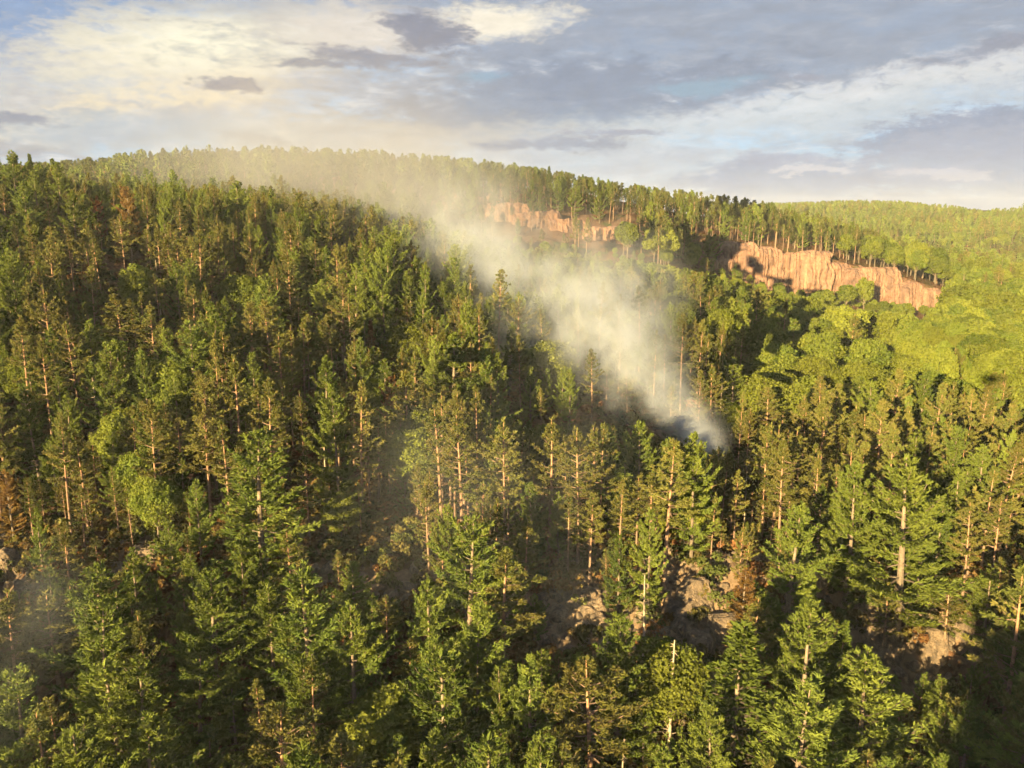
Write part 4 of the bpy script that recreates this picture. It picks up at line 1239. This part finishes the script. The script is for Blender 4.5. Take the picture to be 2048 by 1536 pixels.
def instancer(name, kindname, label):
    rest = [p for i, p in enumerate(placed) if i not in chosen and p['kind'] == kindname]
    if not rest:
        return
    coll = bpy.data.collections.new(name + '_models')
    names = {}
    n = 0
    for l, vs in sorted(KIND[kindname]['p'].items()):
        for v, (mt, mc, t, c) in enumerate(vs):
            V = np.concatenate([np.concatenate(t.V), np.concatenate(c.V)])
            nt_ = sum(len(a) for a in t.V)
            F = np.concatenate([np.concatenate(t.F), np.concatenate(c.F) + nt_])
            tone = np.concatenate(t.T + c.T)
            mi = np.concatenate([np.zeros(sum(len(a) for a in t.F)), np.ones(sum(len(a) for a in c.F))])
            me = make_mesh(name, V, F, [mt.materials[0], mc.materials[0]], mi, tone)
            o = bpy.data.objects.new('%s_%03d' % (name, n), me)
            coll.objects.link(o)
            names[(l, v)] = n
            n += 1
    pts = np.array([(p['x'], p['y'], p['z'] - 0.25) for p in rest], np.float32)
    me = bpy.data.meshes.new(name)
    me.vertices.add(len(pts)); me.vertices.foreach_set('co', pts.ravel())
    ids, rots, scs = [], [], []
    for p in rest:
        l, v, _ = pick(p)
        ids.append(names[(l, v)])
        s = p['H'] / KIND[kindname]['H']
        rots += [p['lean'][0], p['lean'][1], p['rot']]
        scs += [s * p['w'], s * p['w'], s]
    a = me.attributes.new('pick', 'INT', 'POINT'); a.data.foreach_set('value', np.array(ids, np.int32))
    a = me.attributes.new('rot', 'FLOAT_VECTOR', 'POINT'); a.data.foreach_set('vector', np.array(rots, np.float32))
    a = me.attributes.new('scl', 'FLOAT_VECTOR', 'POINT'); a.data.foreach_set('vector', np.array(scs, np.float32))
    o = add_obj(name, me, kind='stuff', label=label)
    ng = bpy.data.node_groups.new(name, 'GeometryNodeTree')
    ng.interface.new_socket('Geometry', in_out='INPUT', socket_type='NodeSocketGeometry')
    ng.interface.new_socket('Geometry', in_out='OUTPUT', socket_type='NodeSocketGeometry')
    N, L = link_nodes(ng)
    gi, go = N('NodeGroupInput'), N('NodeGroupOutput')
    ci = N('GeometryNodeCollectionInfo'); ci.inputs['Collection'].default_value = coll
    ci.inputs['Separate Children'].default_value = True; ci.inputs['Reset Children'].default_value = True
    ip = N('GeometryNodeInstanceOnPoints')
    ip.inputs['Pick Instance'].default_value = True
    L(gi.outputs[0], ip.inputs['Points']); L(ci.outputs[0], ip.inputs['Instance'])
    for nm, ty, tgt in (('pick', 'INT', 'Instance Index'), ('rot', 'FLOAT_VECTOR', 'Rotation'), ('scl', 'FLOAT_VECTOR', 'Scale')):
        na = N('GeometryNodeInputNamedAttribute', data_type=ty); na.inputs[0].default_value = nm
        L(na.outputs[0], ip.inputs[tgt])
    L(ip.outputs[0], go.inputs[0])
    md = o.modifiers.new('instances', 'NODES'); md.node_group = ng


instancer('distant_white_pines', 'white_pine', 'mass of further white pines behind and between the nearer trees')
instancer('distant_red_pines', 'red_pine', 'mass of further red pines filling slope and far hills')
instancer('ridge_pine_wood', 'ridge_pine', 'dense wood of slender pines along the far ridge')
instancer('distant_broadleaf_wood', 'broadleaf_tree', 'mass of rounded leafy crowns filling the valley')
instancer('hidden_spruces', 'spruce_tree', 'further dark spruces among the pines')
instancer('hidden_dead_stems', 'dead_tree', 'further bare dead stems inside the wood')


# ------------------------------------------------------------------ undergrowth
def undergrowth():
    r = np.random.default_rng(5)
    protos_ = []
    for s in range(4):
        g = Geo()
        for q in range(7):
            c = np.array([r.normal(0, 0.6), r.normal(0, 0.6), r.uniform(0.2, 0.9)])
            d = unit(r.normal(0, 1, (60, 3)) + np.array([0, 0, 0.6]))
            g.leaves(r, c + d * r.uniform(0.3, 0.55), d, 0.16, np.clip(r.uniform(0, 1) + r.normal(0, 0.1, 60), 0, 1))
        protos_.append((g.mesh('bush', M_SH), g.mesh('bush', M_SH), g, g))
    n = 9000
    y = 68 + 170 * r.random(n) ** 1.3
    x = (r.random(n) * 2 - 1) * (0.68 * y + 8)
    z = height(x, y); rk_ = rockiness(x, y, z)
    k = r.random(n) > rk_ * 0.6
    pts = np.stack([x[k], y[k], z[k]], 1).astype(np.float32)
    coll = bpy.data.collections.new('undergrowth_models')
    for i, pr in enumerate(protos_):
        coll.objects.link(bpy.data.objects.new('undergrowth_%d' % i, pr[0]))
    me = bpy.data.meshes.new('undergrowth')
    me.vertices.add(len(pts)); me.vertices.foreach_set('co', pts.ravel())
    o = add_obj('undergrowth', me, kind='stuff', label='low brown and green bushes covering the forest floor')
    ng = bpy.data.node_groups.new('undergrowth', 'GeometryNodeTree')
    ng.interface.new_socket('Geometry', in_out='INPUT', socket_type='NodeSocketGeometry')
    ng.interface.new_socket('Geometry', in_out='OUTPUT', socket_type='NodeSocketGeometry')
    N, L = link_nodes(ng)
    gi, go = N('NodeGroupInput'), N('NodeGroupOutput')
    ci = N('GeometryNodeCollectionInfo'); ci.inputs['Collection'].default_value = coll
    ci.inputs['Separate Children'].default_value = True; ci.inputs['Reset Children'].default_value = True
    ip = N('GeometryNodeInstanceOnPoints'); ip.inputs['Pick Instance'].default_value = True
    L(gi.outputs[0], ip.inputs['Points']); L(ci.outputs[0], ip.inputs['Instance'])
    rv = N('FunctionNodeRandomValue', data_type='FLOAT_VECTOR')
    rv.inputs[0].default_value = (0, 0, 0); rv.inputs[1].default_value = (0.2, 0.2, 6.28)
    L(rv.outputs[0], ip.inputs['Rotation'])
    rs = N('FunctionNodeRandomValue', data_type='FLOAT')
    rs.inputs[2].default_value = 0.5; rs.inputs[3].default_value = 1.9
    L(rs.outputs[1], ip.inputs['Scale'])
    L(ip.outputs[0], go.inputs[0])
    md = o.modifiers.new('instances', 'NODES'); md.node_group = ng


undergrowth()


# ------------------------------------------------------------------ rocks
def rock_mesh(name, sx, sy, sz, seed, m, rough=0.22, flute=0.0, n=30, power=3.2, cut=0.72):
    """rounded block, noise displaced, cracked"""
    u = np.linspace(-1, 1, n)
    faces, verts = [], []
    V, F = [], []
    base = 0
    for axn in range(3):
        for sg in (-1, 1):
            A, B = np.meshgrid(u, u)
            P = np.zeros((n, n, 3))
            P[..., axn] = sg; P[..., (axn + 1) % 3] = A * sg; P[..., (axn + 2) % 3] = B
            i = np.arange(n * n).reshape(n, n) + base
            F.append(np.stack([i[:-1, :-1].ravel(), i[:-1, 1:].ravel(), i[1:, 1:].ravel(), i[1:, :-1].ravel()], 1))
            V.append(P.reshape(-1, 3)); base += n * n
    V = np.concatenate(V); F = np.concatenate(F)
    nr = (np.abs(V) ** power).sum(1) ** (1 / power)
    V = V / nr[:, None]
    rg = np.random.default_rng(seed)
    dirs = unit(V)
    PL = unit(rg.normal(0, 1, (16, 3)) * np.array([1, 1, 0.6 if flute else 1]))
    off = rg.uniform(cut, cut + 0.3, 16)
    dn = dirs @ PL.T
    lim = np.where(dn > 0.05, off / np.maximum(dn, 0.05), 9).min(1)
    V = dirs * np.minimum(np.linalg.norm(V, axis=1), lim * 1.18)[:, None]
    S3 = np.array([sx, sy, sz]) / 2
    W = V * S3
    k = 1 / max(1.2, min(sx, sz) * 0.28)
    d = fbm(W[:, 0] * k + 9 * seed + W[:, 1] * k * 0.7, W[:, 2] * k * 0.8 + W[:, 1] * k, 5, seed, 0.55)
    d2 = fbm(W[:, 1] * k * 1.3 + 4.1 * seed, W[:, 0] * k + W[:, 2] * k * 0.3, 4, seed + 50, 0.55)
    nrm = unit(V / S3)
    W = W + nrm * (d * rough * min(sx, sz))[:, None] + unit(np.stack([nrm[:, 1], nrm[:, 0], nrm[:, 2] * 0], 1)) * (d2 * rough * 0.5 * min(sx, sz))[:, None]
    if flute:
        fl = np.abs(fbm(W[:, 0] / 2.6 + seed, W[:, 2] / 30 + seed, 3, seed + 7, 0.5)) ** 0.7
        led = np.abs(fbm(W[:, 2] / 3.1 + seed, W[:, 0] / 9, 3, seed + 17, 0.5)) ** 0.8
        W[:, 1] += (0.35 - fl) * -flute * 1.6 * (nrm[:, 1] < 0.2) + (0.3 - led) * flute * 0.5
    me = make_mesh(name, W, F, [m], smooth=False)
    return me


def cliff():
    c = bpy.data.objects.new('cliff', None)
    scene.collection.objects.link(c)
    c.location = tuple(at(1640, 600, 394))
    c['label'] = 'long pinkish rock cliff of fluted buttresses below the pine ridge'
    c['category'] = 'cliff'
    bl = [(1395, 1455, 508, 548, 'b'), (1450, 1512, 488, 556, 'b'), (1508, 1562, 494, 590, 'b'), (1555, 1612, 505, 600, 'b'), (1598, 1660, 515, 606, 'b'), (1645, 1700, 530, 618, 'b'),
          (1690, 1745, 538, 625, 'b'), (1735, 1800, 548, 630, 'b'), (1790, 1848, 562, 634, 'b'), (1835, 1882, 582, 634, 'b')]
    for i, (x0, x1, y0, y1, _) in enumerate(bl):
        rj = random.Random(i * 7 + 3)
        D = 397 - i * 0.6 + rj.uniform(-2.2, 2.2)
        y0 += rj.uniform(-7, 9); y1 += rj.uniform(-4, 6)
        a = at((x0 + x1) / 2, (y0 + y1) / 2, D)
        w = (x1 - x0) / FPX * D * 1.3; h = (y1 - y0) / FPX * D * 1.08
        h2 = h + 6
        me = rock_mesh('buttress', w, 13, h2, 100 + i, M_CLIFF, 0.13, flute=1.5, n=44, power=5.0, cut=0.98)
        o = add_obj('buttress', me, c)
        o.location = (a[0] - c.location[0], a[1] + 6 - c.location[1], a[2] - 3 - c.location[2])
        o.rotation_euler = (R(-5), 0, R(random.Random(i).uniform(-12, 12)))


cliff()


def surface_at(px, py, lo=66, hi=520):
    kx, kz = pix_dir(px, py)
    D = np.arange(lo, hi, 0.5)
    g = height(kx * D, D)
    d = CAMZ + kz * D - g
    w = np.where(d <= 0)[0]
    i = w[0] if len(w) else int(np.argmin(np.abs(d)))
    return kx * D[i], D[i], g[i]


def rocks():
    # px, py, width, depth, height (m), kind, label
    L_ = [
        (8, 1150, 6.0, 5.0, 5.6, 'boulder', 'large tan boulder cut by the left border'),
        (15, 1085, 4.5, 3.5, 2.4, 'boulder', 'grey shaded boulder above the large tan one at the left border'),
        (292, 1128, 6.5, 4.0, 3.6, 'boulder', 'pale pointed boulder behind the young pine'),
        (232, 1150, 4.0, 3.0, 2.0, 'boulder', 'low flat rock at the foot of the pale pointed boulder'),
        (330, 1150, 3.4, 3.0, 2.0, 'boulder', 'small tan rock right of the pale pointed boulder'),
        (282, 1085, 2.6, 2.0, 1.6, 'boulder', 'small grey rock above the pale pointed boulder'),
        (780, 1096, 2.8, 2.0, 1.6, 'boulder', 'topmost sunlit rock of the dark gully'),
        (776, 1135, 1.8, 1.5, 2.4, 'boulder', 'upright pale rock in the dark gully'),
        (745, 1180, 4.0, 2.6, 1.8, 'boulder', 'low brown rock at the bottom of the gully'),
        (812, 1185, 3.0, 2.4, 1.6, 'boulder', 'shaded rock at the right side of the gully'),
        (845, 1040, 3.4, 2.6, 1.8, 'boulder', 'rounded tan rock half hidden by the pines above the gully'),
        (620, 1040, 3.0, 2.2, 1.5, 'boulder', 'rusty rock right of the wide fresh green pine'),
        (1120, 1235, 3.2, 2.6, 2.0, 'boulder', 'leftmost block of the shaded rubble slope'),
        (1150, 1215, 2.8, 2.4, 1.8, 'boulder', 'upper left block of the shaded rubble slope'),
        (1180, 1228, 3.0, 2.4, 2.2, 'boulder', 'sunlit middle block of the shaded rubble slope'),
        (1165, 1262, 2.6, 2.4, 2.0, 'boulder', 'lower block of the shaded rubble slope'),
        (1200, 1255, 2.4, 2.2, 2.4, 'boulder', 'right block of the shaded rubble slope'),
        (1218, 1288, 2.2, 2.0, 1.6, 'boulder', 'small bright block below the rubble slope'),
        (1388, 1215, 5.0, 4.0, 4.6, 'slab', 'big sunlit tan slab striped by branch shadows'),
        (1368, 1270, 3.8, 3.4, 4.2, 'slab', 'lower left shoulder of tan rock below the striped slab'),
        (1404, 1340, 3.8, 3.6, 7.0, 'slab', 'steep tan rock wall beside the dense dark evergreen'),
        (1450, 1268, 3.8, 3.2, 3.6, 'slab', 'broken tan ledge above the dense dark evergreen'),
        (1590, 1235, 4.4, 3.0, 4.0, 'boulder', 'shadowed rock beneath the sunny slope pines'),
        (1600, 1175, 4.4, 3.0, 3.2, 'boulder', 'orange lit rock between pine stems right of the slab'),
        (1745, 1255, 5.0, 4.0, 4.4, 'boulder', 'rounded tan rock left of the cracked rock face'),
        (1805, 1212, 5.0, 3.5, 3.0, 'boulder', 'pale yellow ledge at the top of the cracked rock face'),
        (1765, 1310, 5.5, 4.0, 6.0, 'slab', 'shaded flat rock wall behind the broad layered pine'),
        (1838, 1275, 5.0, 4.0, 5.5, 'slab', 'bare sunlit face of tan rock right of the crack'),
        (1862, 1335, 3.6, 3.6, 7.0, 'slab', 'narrow pale rock rib running down into the shade'),
        (1928, 1285, 3.6, 3.2, 4.2, 'boulder', 'sunlit rounded boulder above the deep corner shade'),
        (1650, 1320, 2.6, 2.4, 2.4, 'boulder', 'small orange rock between two dark pines'),
        (1015, 1190, 2.6, 1.6, 1.0, 'boulder', 'thin tan ledge peeping between pines left of the rubble'),
        (1420, 1205, 2.6, 2.2, 2.4, 'boulder', 'small tan block leaning on the right side of the striped slab'),
        (1352, 1225, 2.4, 2.0, 2.2, 'boulder', 'small tan block at the left shoulder of the striped slab'),
        (1385, 1300, 2.2, 2.0, 2.0, 'boulder', 'broken block wedged above the steep tan rock wall'),
        (1770, 1240, 2.4, 2.0, 2.0, 'boulder', 'small block between the rounded rock and the pale ledge'),
        (1890, 1300, 2.6, 2.2, 2.6, 'boulder', 'cracked block left of the sunlit rounded boulder'),
        # reddish slope behind the smoke
        (1010, 440, 18, 8, 12, 'slab', 'smoke dimmed reddish rock face under the ridge'),
        (960, 425, 16, 8, 11, 'slab', 'left reddish rock face lost in the smoke'),
        (1075, 452, 17, 8, 10, 'slab', 'orange rock face right of the smoke dimmed one'),
        (1135, 462, 13, 7, 8, 'slab', 'orange rock face under the dark ridge spire'),
        (1205, 478, 13, 7, 8, 'slab', 'small orange rock face in the middle of the ridge foot'),
        (1250, 488, 10, 6, 7, 'slab', 'lowest orange rock face near the blue smoke shade'),
        (760, 400, 22, 9, 13, 'slab', 'pink rock face fully veiled by smoke on the left'),
        (850, 408, 20, 9, 13, 'slab', 'pink rock face in the densest ridge smoke'),
        (665, 388, 20, 9, 13, 'slab', 'faint pink rock face at the far left end of the veiled row'),
        (905, 416, 15, 9, 10, 'slab', 'pink rock face where the plume crosses the ridge foot'),
    ]
    for i, (px, py, w, d, h, k, lab) in enumerate(L_):
        far_ = w > 9
        x, y, z = surface_at(px, py, 380 if far_ else 80)
        if far_:
            w *= 1.5; h *= 1.15
        me = rock_mesh('rock_' + k, w, d, h, 300 + i, M_CLIFF if far_ else M_GRAN, 0.20 if k == 'boulder' else 0.12, flute=(1.6 if far_ else (0.5 if k == 'slab' else 0)), n=26, power=2.6 if k == 'boulder' else 4.5, cut=0.95 if far_ else 0.72)
        o = add_obj('rock_' + k, me, label=lab, category='rock ' + k, group='reddish rock faces below the ridge' if far_ else 'rocks of the ledge')
        o.location = (x, y + d * 0.25, z + h * 0.10)
        rr = random.Random(i + 40)
        o.rotation_euler = (R(rr.uniform(-18, -4)) if k == 'slab' else R(rr.uniform(-12, 12)), R(rr.uniform(-10, 10)), R(rr.uniform(-25, 25)))


rocks()


def rubble():
    r = np.random.default_rng(15)
    coll = bpy.data.collections.new('rubble_models')
    for i in range(6):
        coll.objects.link(bpy.data.objects.new('rubble_%d' % i, rock_mesh('stone', 1.3, 1.0, 0.8, 600 + i, M_GRAN, 0.12, n=7, power=2.6)))
    n = 9000
    y = r.uniform(84, 116, n); x = (r.random(n) * 2 - 1) * (0.68 * y + 5)
    z = height(x, y)
    k = (r.random(n) < rockiness(x, y, z) * 0.45 + 0.04)
    pts = np.stack([x[k], y[k], z[k]], 1).astype(np.float32)
    me = bpy.data.meshes.new('rubble')
    me.vertices.add(len(pts)); me.vertices.foreach_set('co', pts.ravel())
    o = add_obj('rubble', me, kind='stuff', label='loose tan stones strewn over the rocky ledge')
    ng = bpy.data.node_groups.new('rubble', 'GeometryNodeTree')
    ng.interface.new_socket('Geometry', in_out='INPUT', socket_type='NodeSocketGeometry')
    ng.interface.new_socket('Geometry', in_out='OUTPUT', socket_type='NodeSocketGeometry')
    N, L = link_nodes(ng)
    gi, go = N('NodeGroupInput'), N('NodeGroupOutput')
    ci = N('GeometryNodeCollectionInfo'); ci.inputs['Collection'].default_value = coll
    ci.inputs['Separate Children'].default_value = True; ci.inputs['Reset Children'].default_value = True
    ip = N('GeometryNodeInstanceOnPoints'); ip.inputs['Pick Instance'].default_value = True
    L(gi.outputs[0], ip.inputs['Points']); L(ci.outputs[0], ip.inputs['Instance'])
    rv = N('FunctionNodeRandomValue', data_type='FLOAT_VECTOR')
    rv.inputs[0].default_value = (0, 0, 0); rv.inputs[1].default_value = (6.28, 6.28, 6.28)
    L(rv.outputs[0], ip.inputs['Rotation'])
    rs = N('FunctionNodeRandomValue', data_type='FLOAT')
    rs.inputs[2].default_value = 0.25; rs.inputs[3].default_value = 1.5
    L(rs.outputs[1], ip.inputs['Scale'])
    L(ip.outputs[0], go.inputs[0])
    md = o.modifiers.new('instances', 'NODES'); md.node_group = ng


rubble()


def helicopter():
    m, N, L = mat('dark_blue_paint')
    p = N('ShaderNodeBsdfPrincipled'); p.inputs['Base Color'].default_value = (0.02, 0.03, 0.07, 1); p.inputs['Roughness'].default_value = 0.3
    om = N('ShaderNodeOutputMaterial'); L(p.outputs[0], om.inputs[0])
    h = bpy.data.objects.new('helicopter', None); scene.collection.objects.link(h)
    h.location = tuple(np.array([0, 0, CAMZ + 0.3]) - SUNV * 9.0)
    h['label'] = 'small dark helicopter hovering above the trees, casting the dark smudge on the valley'
    h['category'] = 'helicopter'

    def tube(name, P, r, k=10):
        g = Geo(); g.tube(P, r, k, tone=0.5); add_obj(name, g.mesh(name, m), h)
    t = np.linspace(0, 1, 12)
    tube('fuselage', np.stack([-2.4 + 4.6 * t, 0 * t, 0.25 * np.sin(t * 3)], 1), 0.05 + 0.85 * np.sin(np.clip(t, 0.02, 0.98) * math.pi) ** 0.6, 14)
    tube('tail_boom', np.stack([1.6 + 5.0 * t, 0 * t, 0.35 + 0.2 * t], 1), 0.28 - 0.18 * t)
    tube('tail_fin', np.array([[6.3, 0, -0.4], [6.6, 0, 0.5], [7.0, 0, 1.4]]), np.array([0.12, 0.2, 0.08]))
    tube('mast', np.array([[0, 0, 0.8], [0, 0, 1.2], [0, 0, 1.6]]), np.array([0.2, 0.12, 0.08]))
    for a in (0.5, 0.5 + math.pi):
        d = np.array([math.cos(a), math.sin(a), 0])
        n_ = np.array([-math.sin(a), math.cos(a), 0])
        V = []
        for s_ in (0.2, 5.2):
            for w_, z_ in ((-0.13, 1.55), (0.13, 1.55), (0.13, 1.60), (-0.13, 1.60)):
                V.append(d * s_ + n_ * w_ + np.array([0, 0, z_]))
        F = [(0, 1, 2, 3), (4, 7, 6, 5), (0, 4, 5, 1), (1, 5, 6, 2), (2, 6, 7, 3), (3, 7, 4, 0)]
        add_obj('rotor_blade', make_mesh('rotor_blade', V, F, [m]), h)
    for sy in (-0.8, 0.8):
        g = Geo(); g.tube([[-1.9, sy, -1.35], [-1.6, sy, -1.5], [0, sy, -1.5], [1.5, sy, -1.5]], [0.05] * 4, 6, tone=0.5)
        for x_ in (-1.0, 0.8):
            g.tube([[x_, sy, -1.5], [x_, sy * 0.7, -1.0], [x_, sy * 0.4, -0.6]], [0.04] * 3, 6, tone=0.5)
        add_obj('skid', g.mesh('skid', m), h)


helicopter()


# ------------------------------------------------------------------ smoke
def smoke(name, blobs, lo, hi, res, gain, label, seed=0.0, nscale=0.05, color=(0.61, 0.66, 0.76), thr=(0.40, 0.60), warpk=0.9):
    me = bpy.data.meshes.new(name)
    o = add_obj(name, me, kind='stuff', label=label)
    ng = bpy.data.node_groups.new(name, 'GeometryNodeTree')
    ng.interface.new_socket('Geometry', in_out='INPUT', socket_type='NodeSocketGeometry')
    ng.interface.new_socket('Geometry', in_out='OUTPUT', socket_type='NodeSocketGeometry')
    N, L = link_nodes(ng)

    def M(op, a, b=None, c=None):
        n = N('ShaderNodeMath', operation=op)
        for i, v in enumerate((a, b, c)):
            if v is None: continue
            if isinstance(v, (int, float)): n.inputs[i].default_value = v
            else: L(v, n.inputs[i])
        return n.outputs[0]
    go = N('NodeGroupOutput')
    pos = N('GeometryNodeInputPosition')
    nz = N('ShaderNodeTexNoise', i_Scale=nscale * 0.55, i_Detail=4.0, i_Roughness=0.55); nz.noise_dimensions = '4D'
    nz.inputs['W'].default_value = seed
    L(pos.outputs[0], nz.inputs['Vector'])
    sub = N('ShaderNodeVectorMath', operation='SUBTRACT'); L(nz.outputs['Color'], sub.inputs[0]); sub.inputs[1].default_value = (0.5, 0.5, 0.5)
    sc = N('ShaderNodeVectorMath', operation='SCALE'); L(sub.outputs[0], sc.inputs[0]); sc.inputs['Scale'].default_value = 1.0 / nscale * warpk
    wp = N('ShaderNodeVectorMath', operation='ADD'); L(pos.outputs[0], wp.inputs[0]); L(sc.outputs[0], wp.inputs[1])
    total = None
    for (c, r, A) in blobs:
        dv = N('ShaderNodeVectorMath', operation='DISTANCE'); L(wp.outputs[0], dv.inputs[0]); dv.inputs[1].default_value = tuple(c)
        q = M('DIVIDE', dv.outputs['Value'], r)
        e = M('MULTIPLY', M('EXPONENT', M('MULTIPLY', M('MULTIPLY', q, q), -1.0)), A)
        total = e if total is None else M('ADD', total, e)
    # streaks drawn out along the drift
    mp = N('ShaderNodeVectorMath', operation='MULTIPLY'); L(wp.outputs[0], mp.inputs[0]); mp.inputs[1].default_value = (1.0, 0.8, 0.75)
    n2 = N('ShaderNodeTexNoise', i_Scale=nscale, i_Detail=7.0, i_Roughness=0.68); n2.noise_dimensions = '4D'; n2.inputs['W'].default_value = seed + 4
    L(mp.outputs[0], n2.inputs['Vector'])
    mr = N('ShaderNodeMapRange', interpolation_type='SMOOTHSTEP'); L(n2.outputs['Fac'], mr.inputs['Value'])
    mr.inputs['From Min'].default_value = thr[0]; mr.inputs['From Max'].default_value = thr[1]
    mr.inputs['To Min'].default_value = 0.08; mr.inputs['To Max'].default_value = 1.5
    den = M('MULTIPLY', total, mr.outputs[0])
    den = M('MAXIMUM', M('SUBTRACT', den, 0.02), 0.0)
    vc = N('GeometryNodeVolumeCube')
    L(den, vc.inputs['Density'])
    vc.inputs['Min'].default_value = tuple(lo); vc.inputs['Max'].default_value = tuple(hi)
    for k, v in zip(('Resolution X', 'Resolution Y', 'Resolution Z'), res):
        vc.inputs[k].default_value = v
    sm = N('GeometryNodeSetMaterial')
    m, N2, L2 = mat(name)
    pv = N2('ShaderNodeVolumePrincipled')
    pv.inputs['Color'].default_value = (*color, 1)
    pv.inputs['Density'].default_value = gain
    pv.inputs['Density Attribute'].default_value = 'density'
    pv.inputs['Anisotropy'].default_value = 0.0
    om = N2('ShaderNodeOutputMaterial'); L2(pv.outputs[0], om.inputs['Volume'])
    sm.inputs['Material'].default_value = m
    L(vc.outputs[0], sm.inputs[0])
    L(sm.outputs[0], go.inputs[0])
    me.materials.append(m)
    md = o.modifiers.new('smoke', 'NODES'); md.node_group = ng
    return o


def path(pts, n):
    """pts: px, py, D, radius, density"""
    pts = np.array([(*at(a, b, c), r, d) for a, b, c, r, d in pts])
    t = np.linspace(0, len(pts) - 1, n)
    q = np.stack([np.interp(t, np.arange(len(pts)), pts[:, i]) for i in range(5)], 1)
    return [((a, b, c), r, d) for a, b, c, r, d in q]


B1 = path([(1425, 905, 136, 1.6, 1.2), (1395, 868, 139, 2.8, 1.1), (1360, 830, 143, 4.0, 1.0), (1315, 780, 149, 5.2, 0.9), (1260, 715, 160, 6.4, 0.75), (1195, 650, 166, 7.0, 0.6), (1130, 605, 174, 8.5, 0.4)], 22)
B1 += path([(1260, 850, 160, 4, 0.4), (1220, 760, 162, 5.5, 0.5), (1160, 690, 168, 7, 0.5)], 5)
B1 += path([(1310, 640, 185, 8, 0.26), (1270, 590, 195, 10, 0.28), (1190, 545, 205, 12, 0.24)], 5)
B1 += path([(1080, 600, 188, 9, 0.45), (1010, 530, 205, 11, 0.42), (950, 475, 225, 14, 0.26), (900, 440, 240, 16, 0.16)], 8)
B1 += path([(1080, 700, 175, 8, 0.22), (1000, 640, 190, 11, 0.25)], 3)
pts = np.array([b[0] for b in B1]); rr = np.array([b[1] for b in B1])
lo = (pts - rr[:, None] * 1.9).min(0) - 7; hi = (pts + rr[:, None] * 1.9).max(0) + 7
smoke('smoke', B1, lo, hi, (170, 170, 130), 0.032, 'pale smoke plume rising from the pines and drifting up to the left', 1.7, 0.11)
B2 = path([(930, 450, 260, 20, 0.4), (820, 390, 310, 30, 0.5), (700, 360, 370, 42, 0.5), (560, 330, 440, 50, 0.45), (420, 320, 480, 46, 0.25)], 11)
B2 += path([(760, 470, 280, 26, 0.25), (950, 400, 380, 34, 0.4)], 4)
pts = np.array([b[0] for b in B2]); rr = np.array([b[1] for b in B2])
lo = (pts - rr[:, None] * 1.8).min(0) - 40; hi = (pts + rr[:, None] * 1.8).max(0) + 40
smoke('smoke_veil', B2, lo, hi, (90, 100, 60), 0.0050, 'thin spread out smoke veiling the far ridge', 8.2, 0.02, thr=(0.32, 0.66), color=(0.40, 0.41, 0.47))
B3 = path([(0, 1330, 60, 4.5, 1.0), (70, 1290, 62, 4, 0.5), (-60, 1430, 58, 5, 1.0)], 5) + path([(1080, 1130, 88, 9, 0.10), (1040, 1020, 100, 12, 0.2), (1020, 900, 120, 15, 0.16), (720, 1120, 90, 7, 0.12)], 6)
pts = np.array([b[0] for b in B3]); rr = np.array([b[1] for b in B3])
lo = (pts - rr[:, None] * 1.9).min(0) - 10; hi = (pts + rr[:, None] * 1.9).max(0) + 10
smoke('smoke_wisp', B3, lo, hi, (80, 70, 60), 0.010, 'faint grey smoke wisps drifting over the lower left and middle trees', 3.3, 0.05)

# ------------------------------------------------------------------ evening haze
def haze():
    me = bpy.data.meshes.new('haze')
    zt = max(float(GZ.max()) + 30, 125.0)
    zb = float(GZ.min()) - 1.5
    X0, X1, Y0, Y1 = -3010, 3010, -2510, 3510
    v = [(X0, Y0, zb), (X1, Y0, zb), (X1, Y1, zb), (X0, Y1, zb), (X0, Y0, zt), (X1, Y0, zt), (X1, Y1, zt), (X0, Y1, zt)]
    f = [(0, 3, 2, 1), (4, 5, 6, 7), (0, 1, 5, 4), (1, 2, 6, 5), (2, 3, 7, 6), (3, 0, 4, 7)]
    me.from_pydata(v, [], f)
    m, N, L = mat('haze')
    pv = N('ShaderNodeVolumePrincipled')
    pv.inputs['Color'].default_value = (0.85, 0.9, 0.95, 1)
    pv.inputs['Density'].default_value = 0.00009
    om = N('ShaderNodeOutputMaterial'); L(pv.outputs[0], om.inputs['Volume'])
    me.materials.append(m)
    add_obj('haze', me, kind='stuff', label='thin evening haze in the air')


haze()
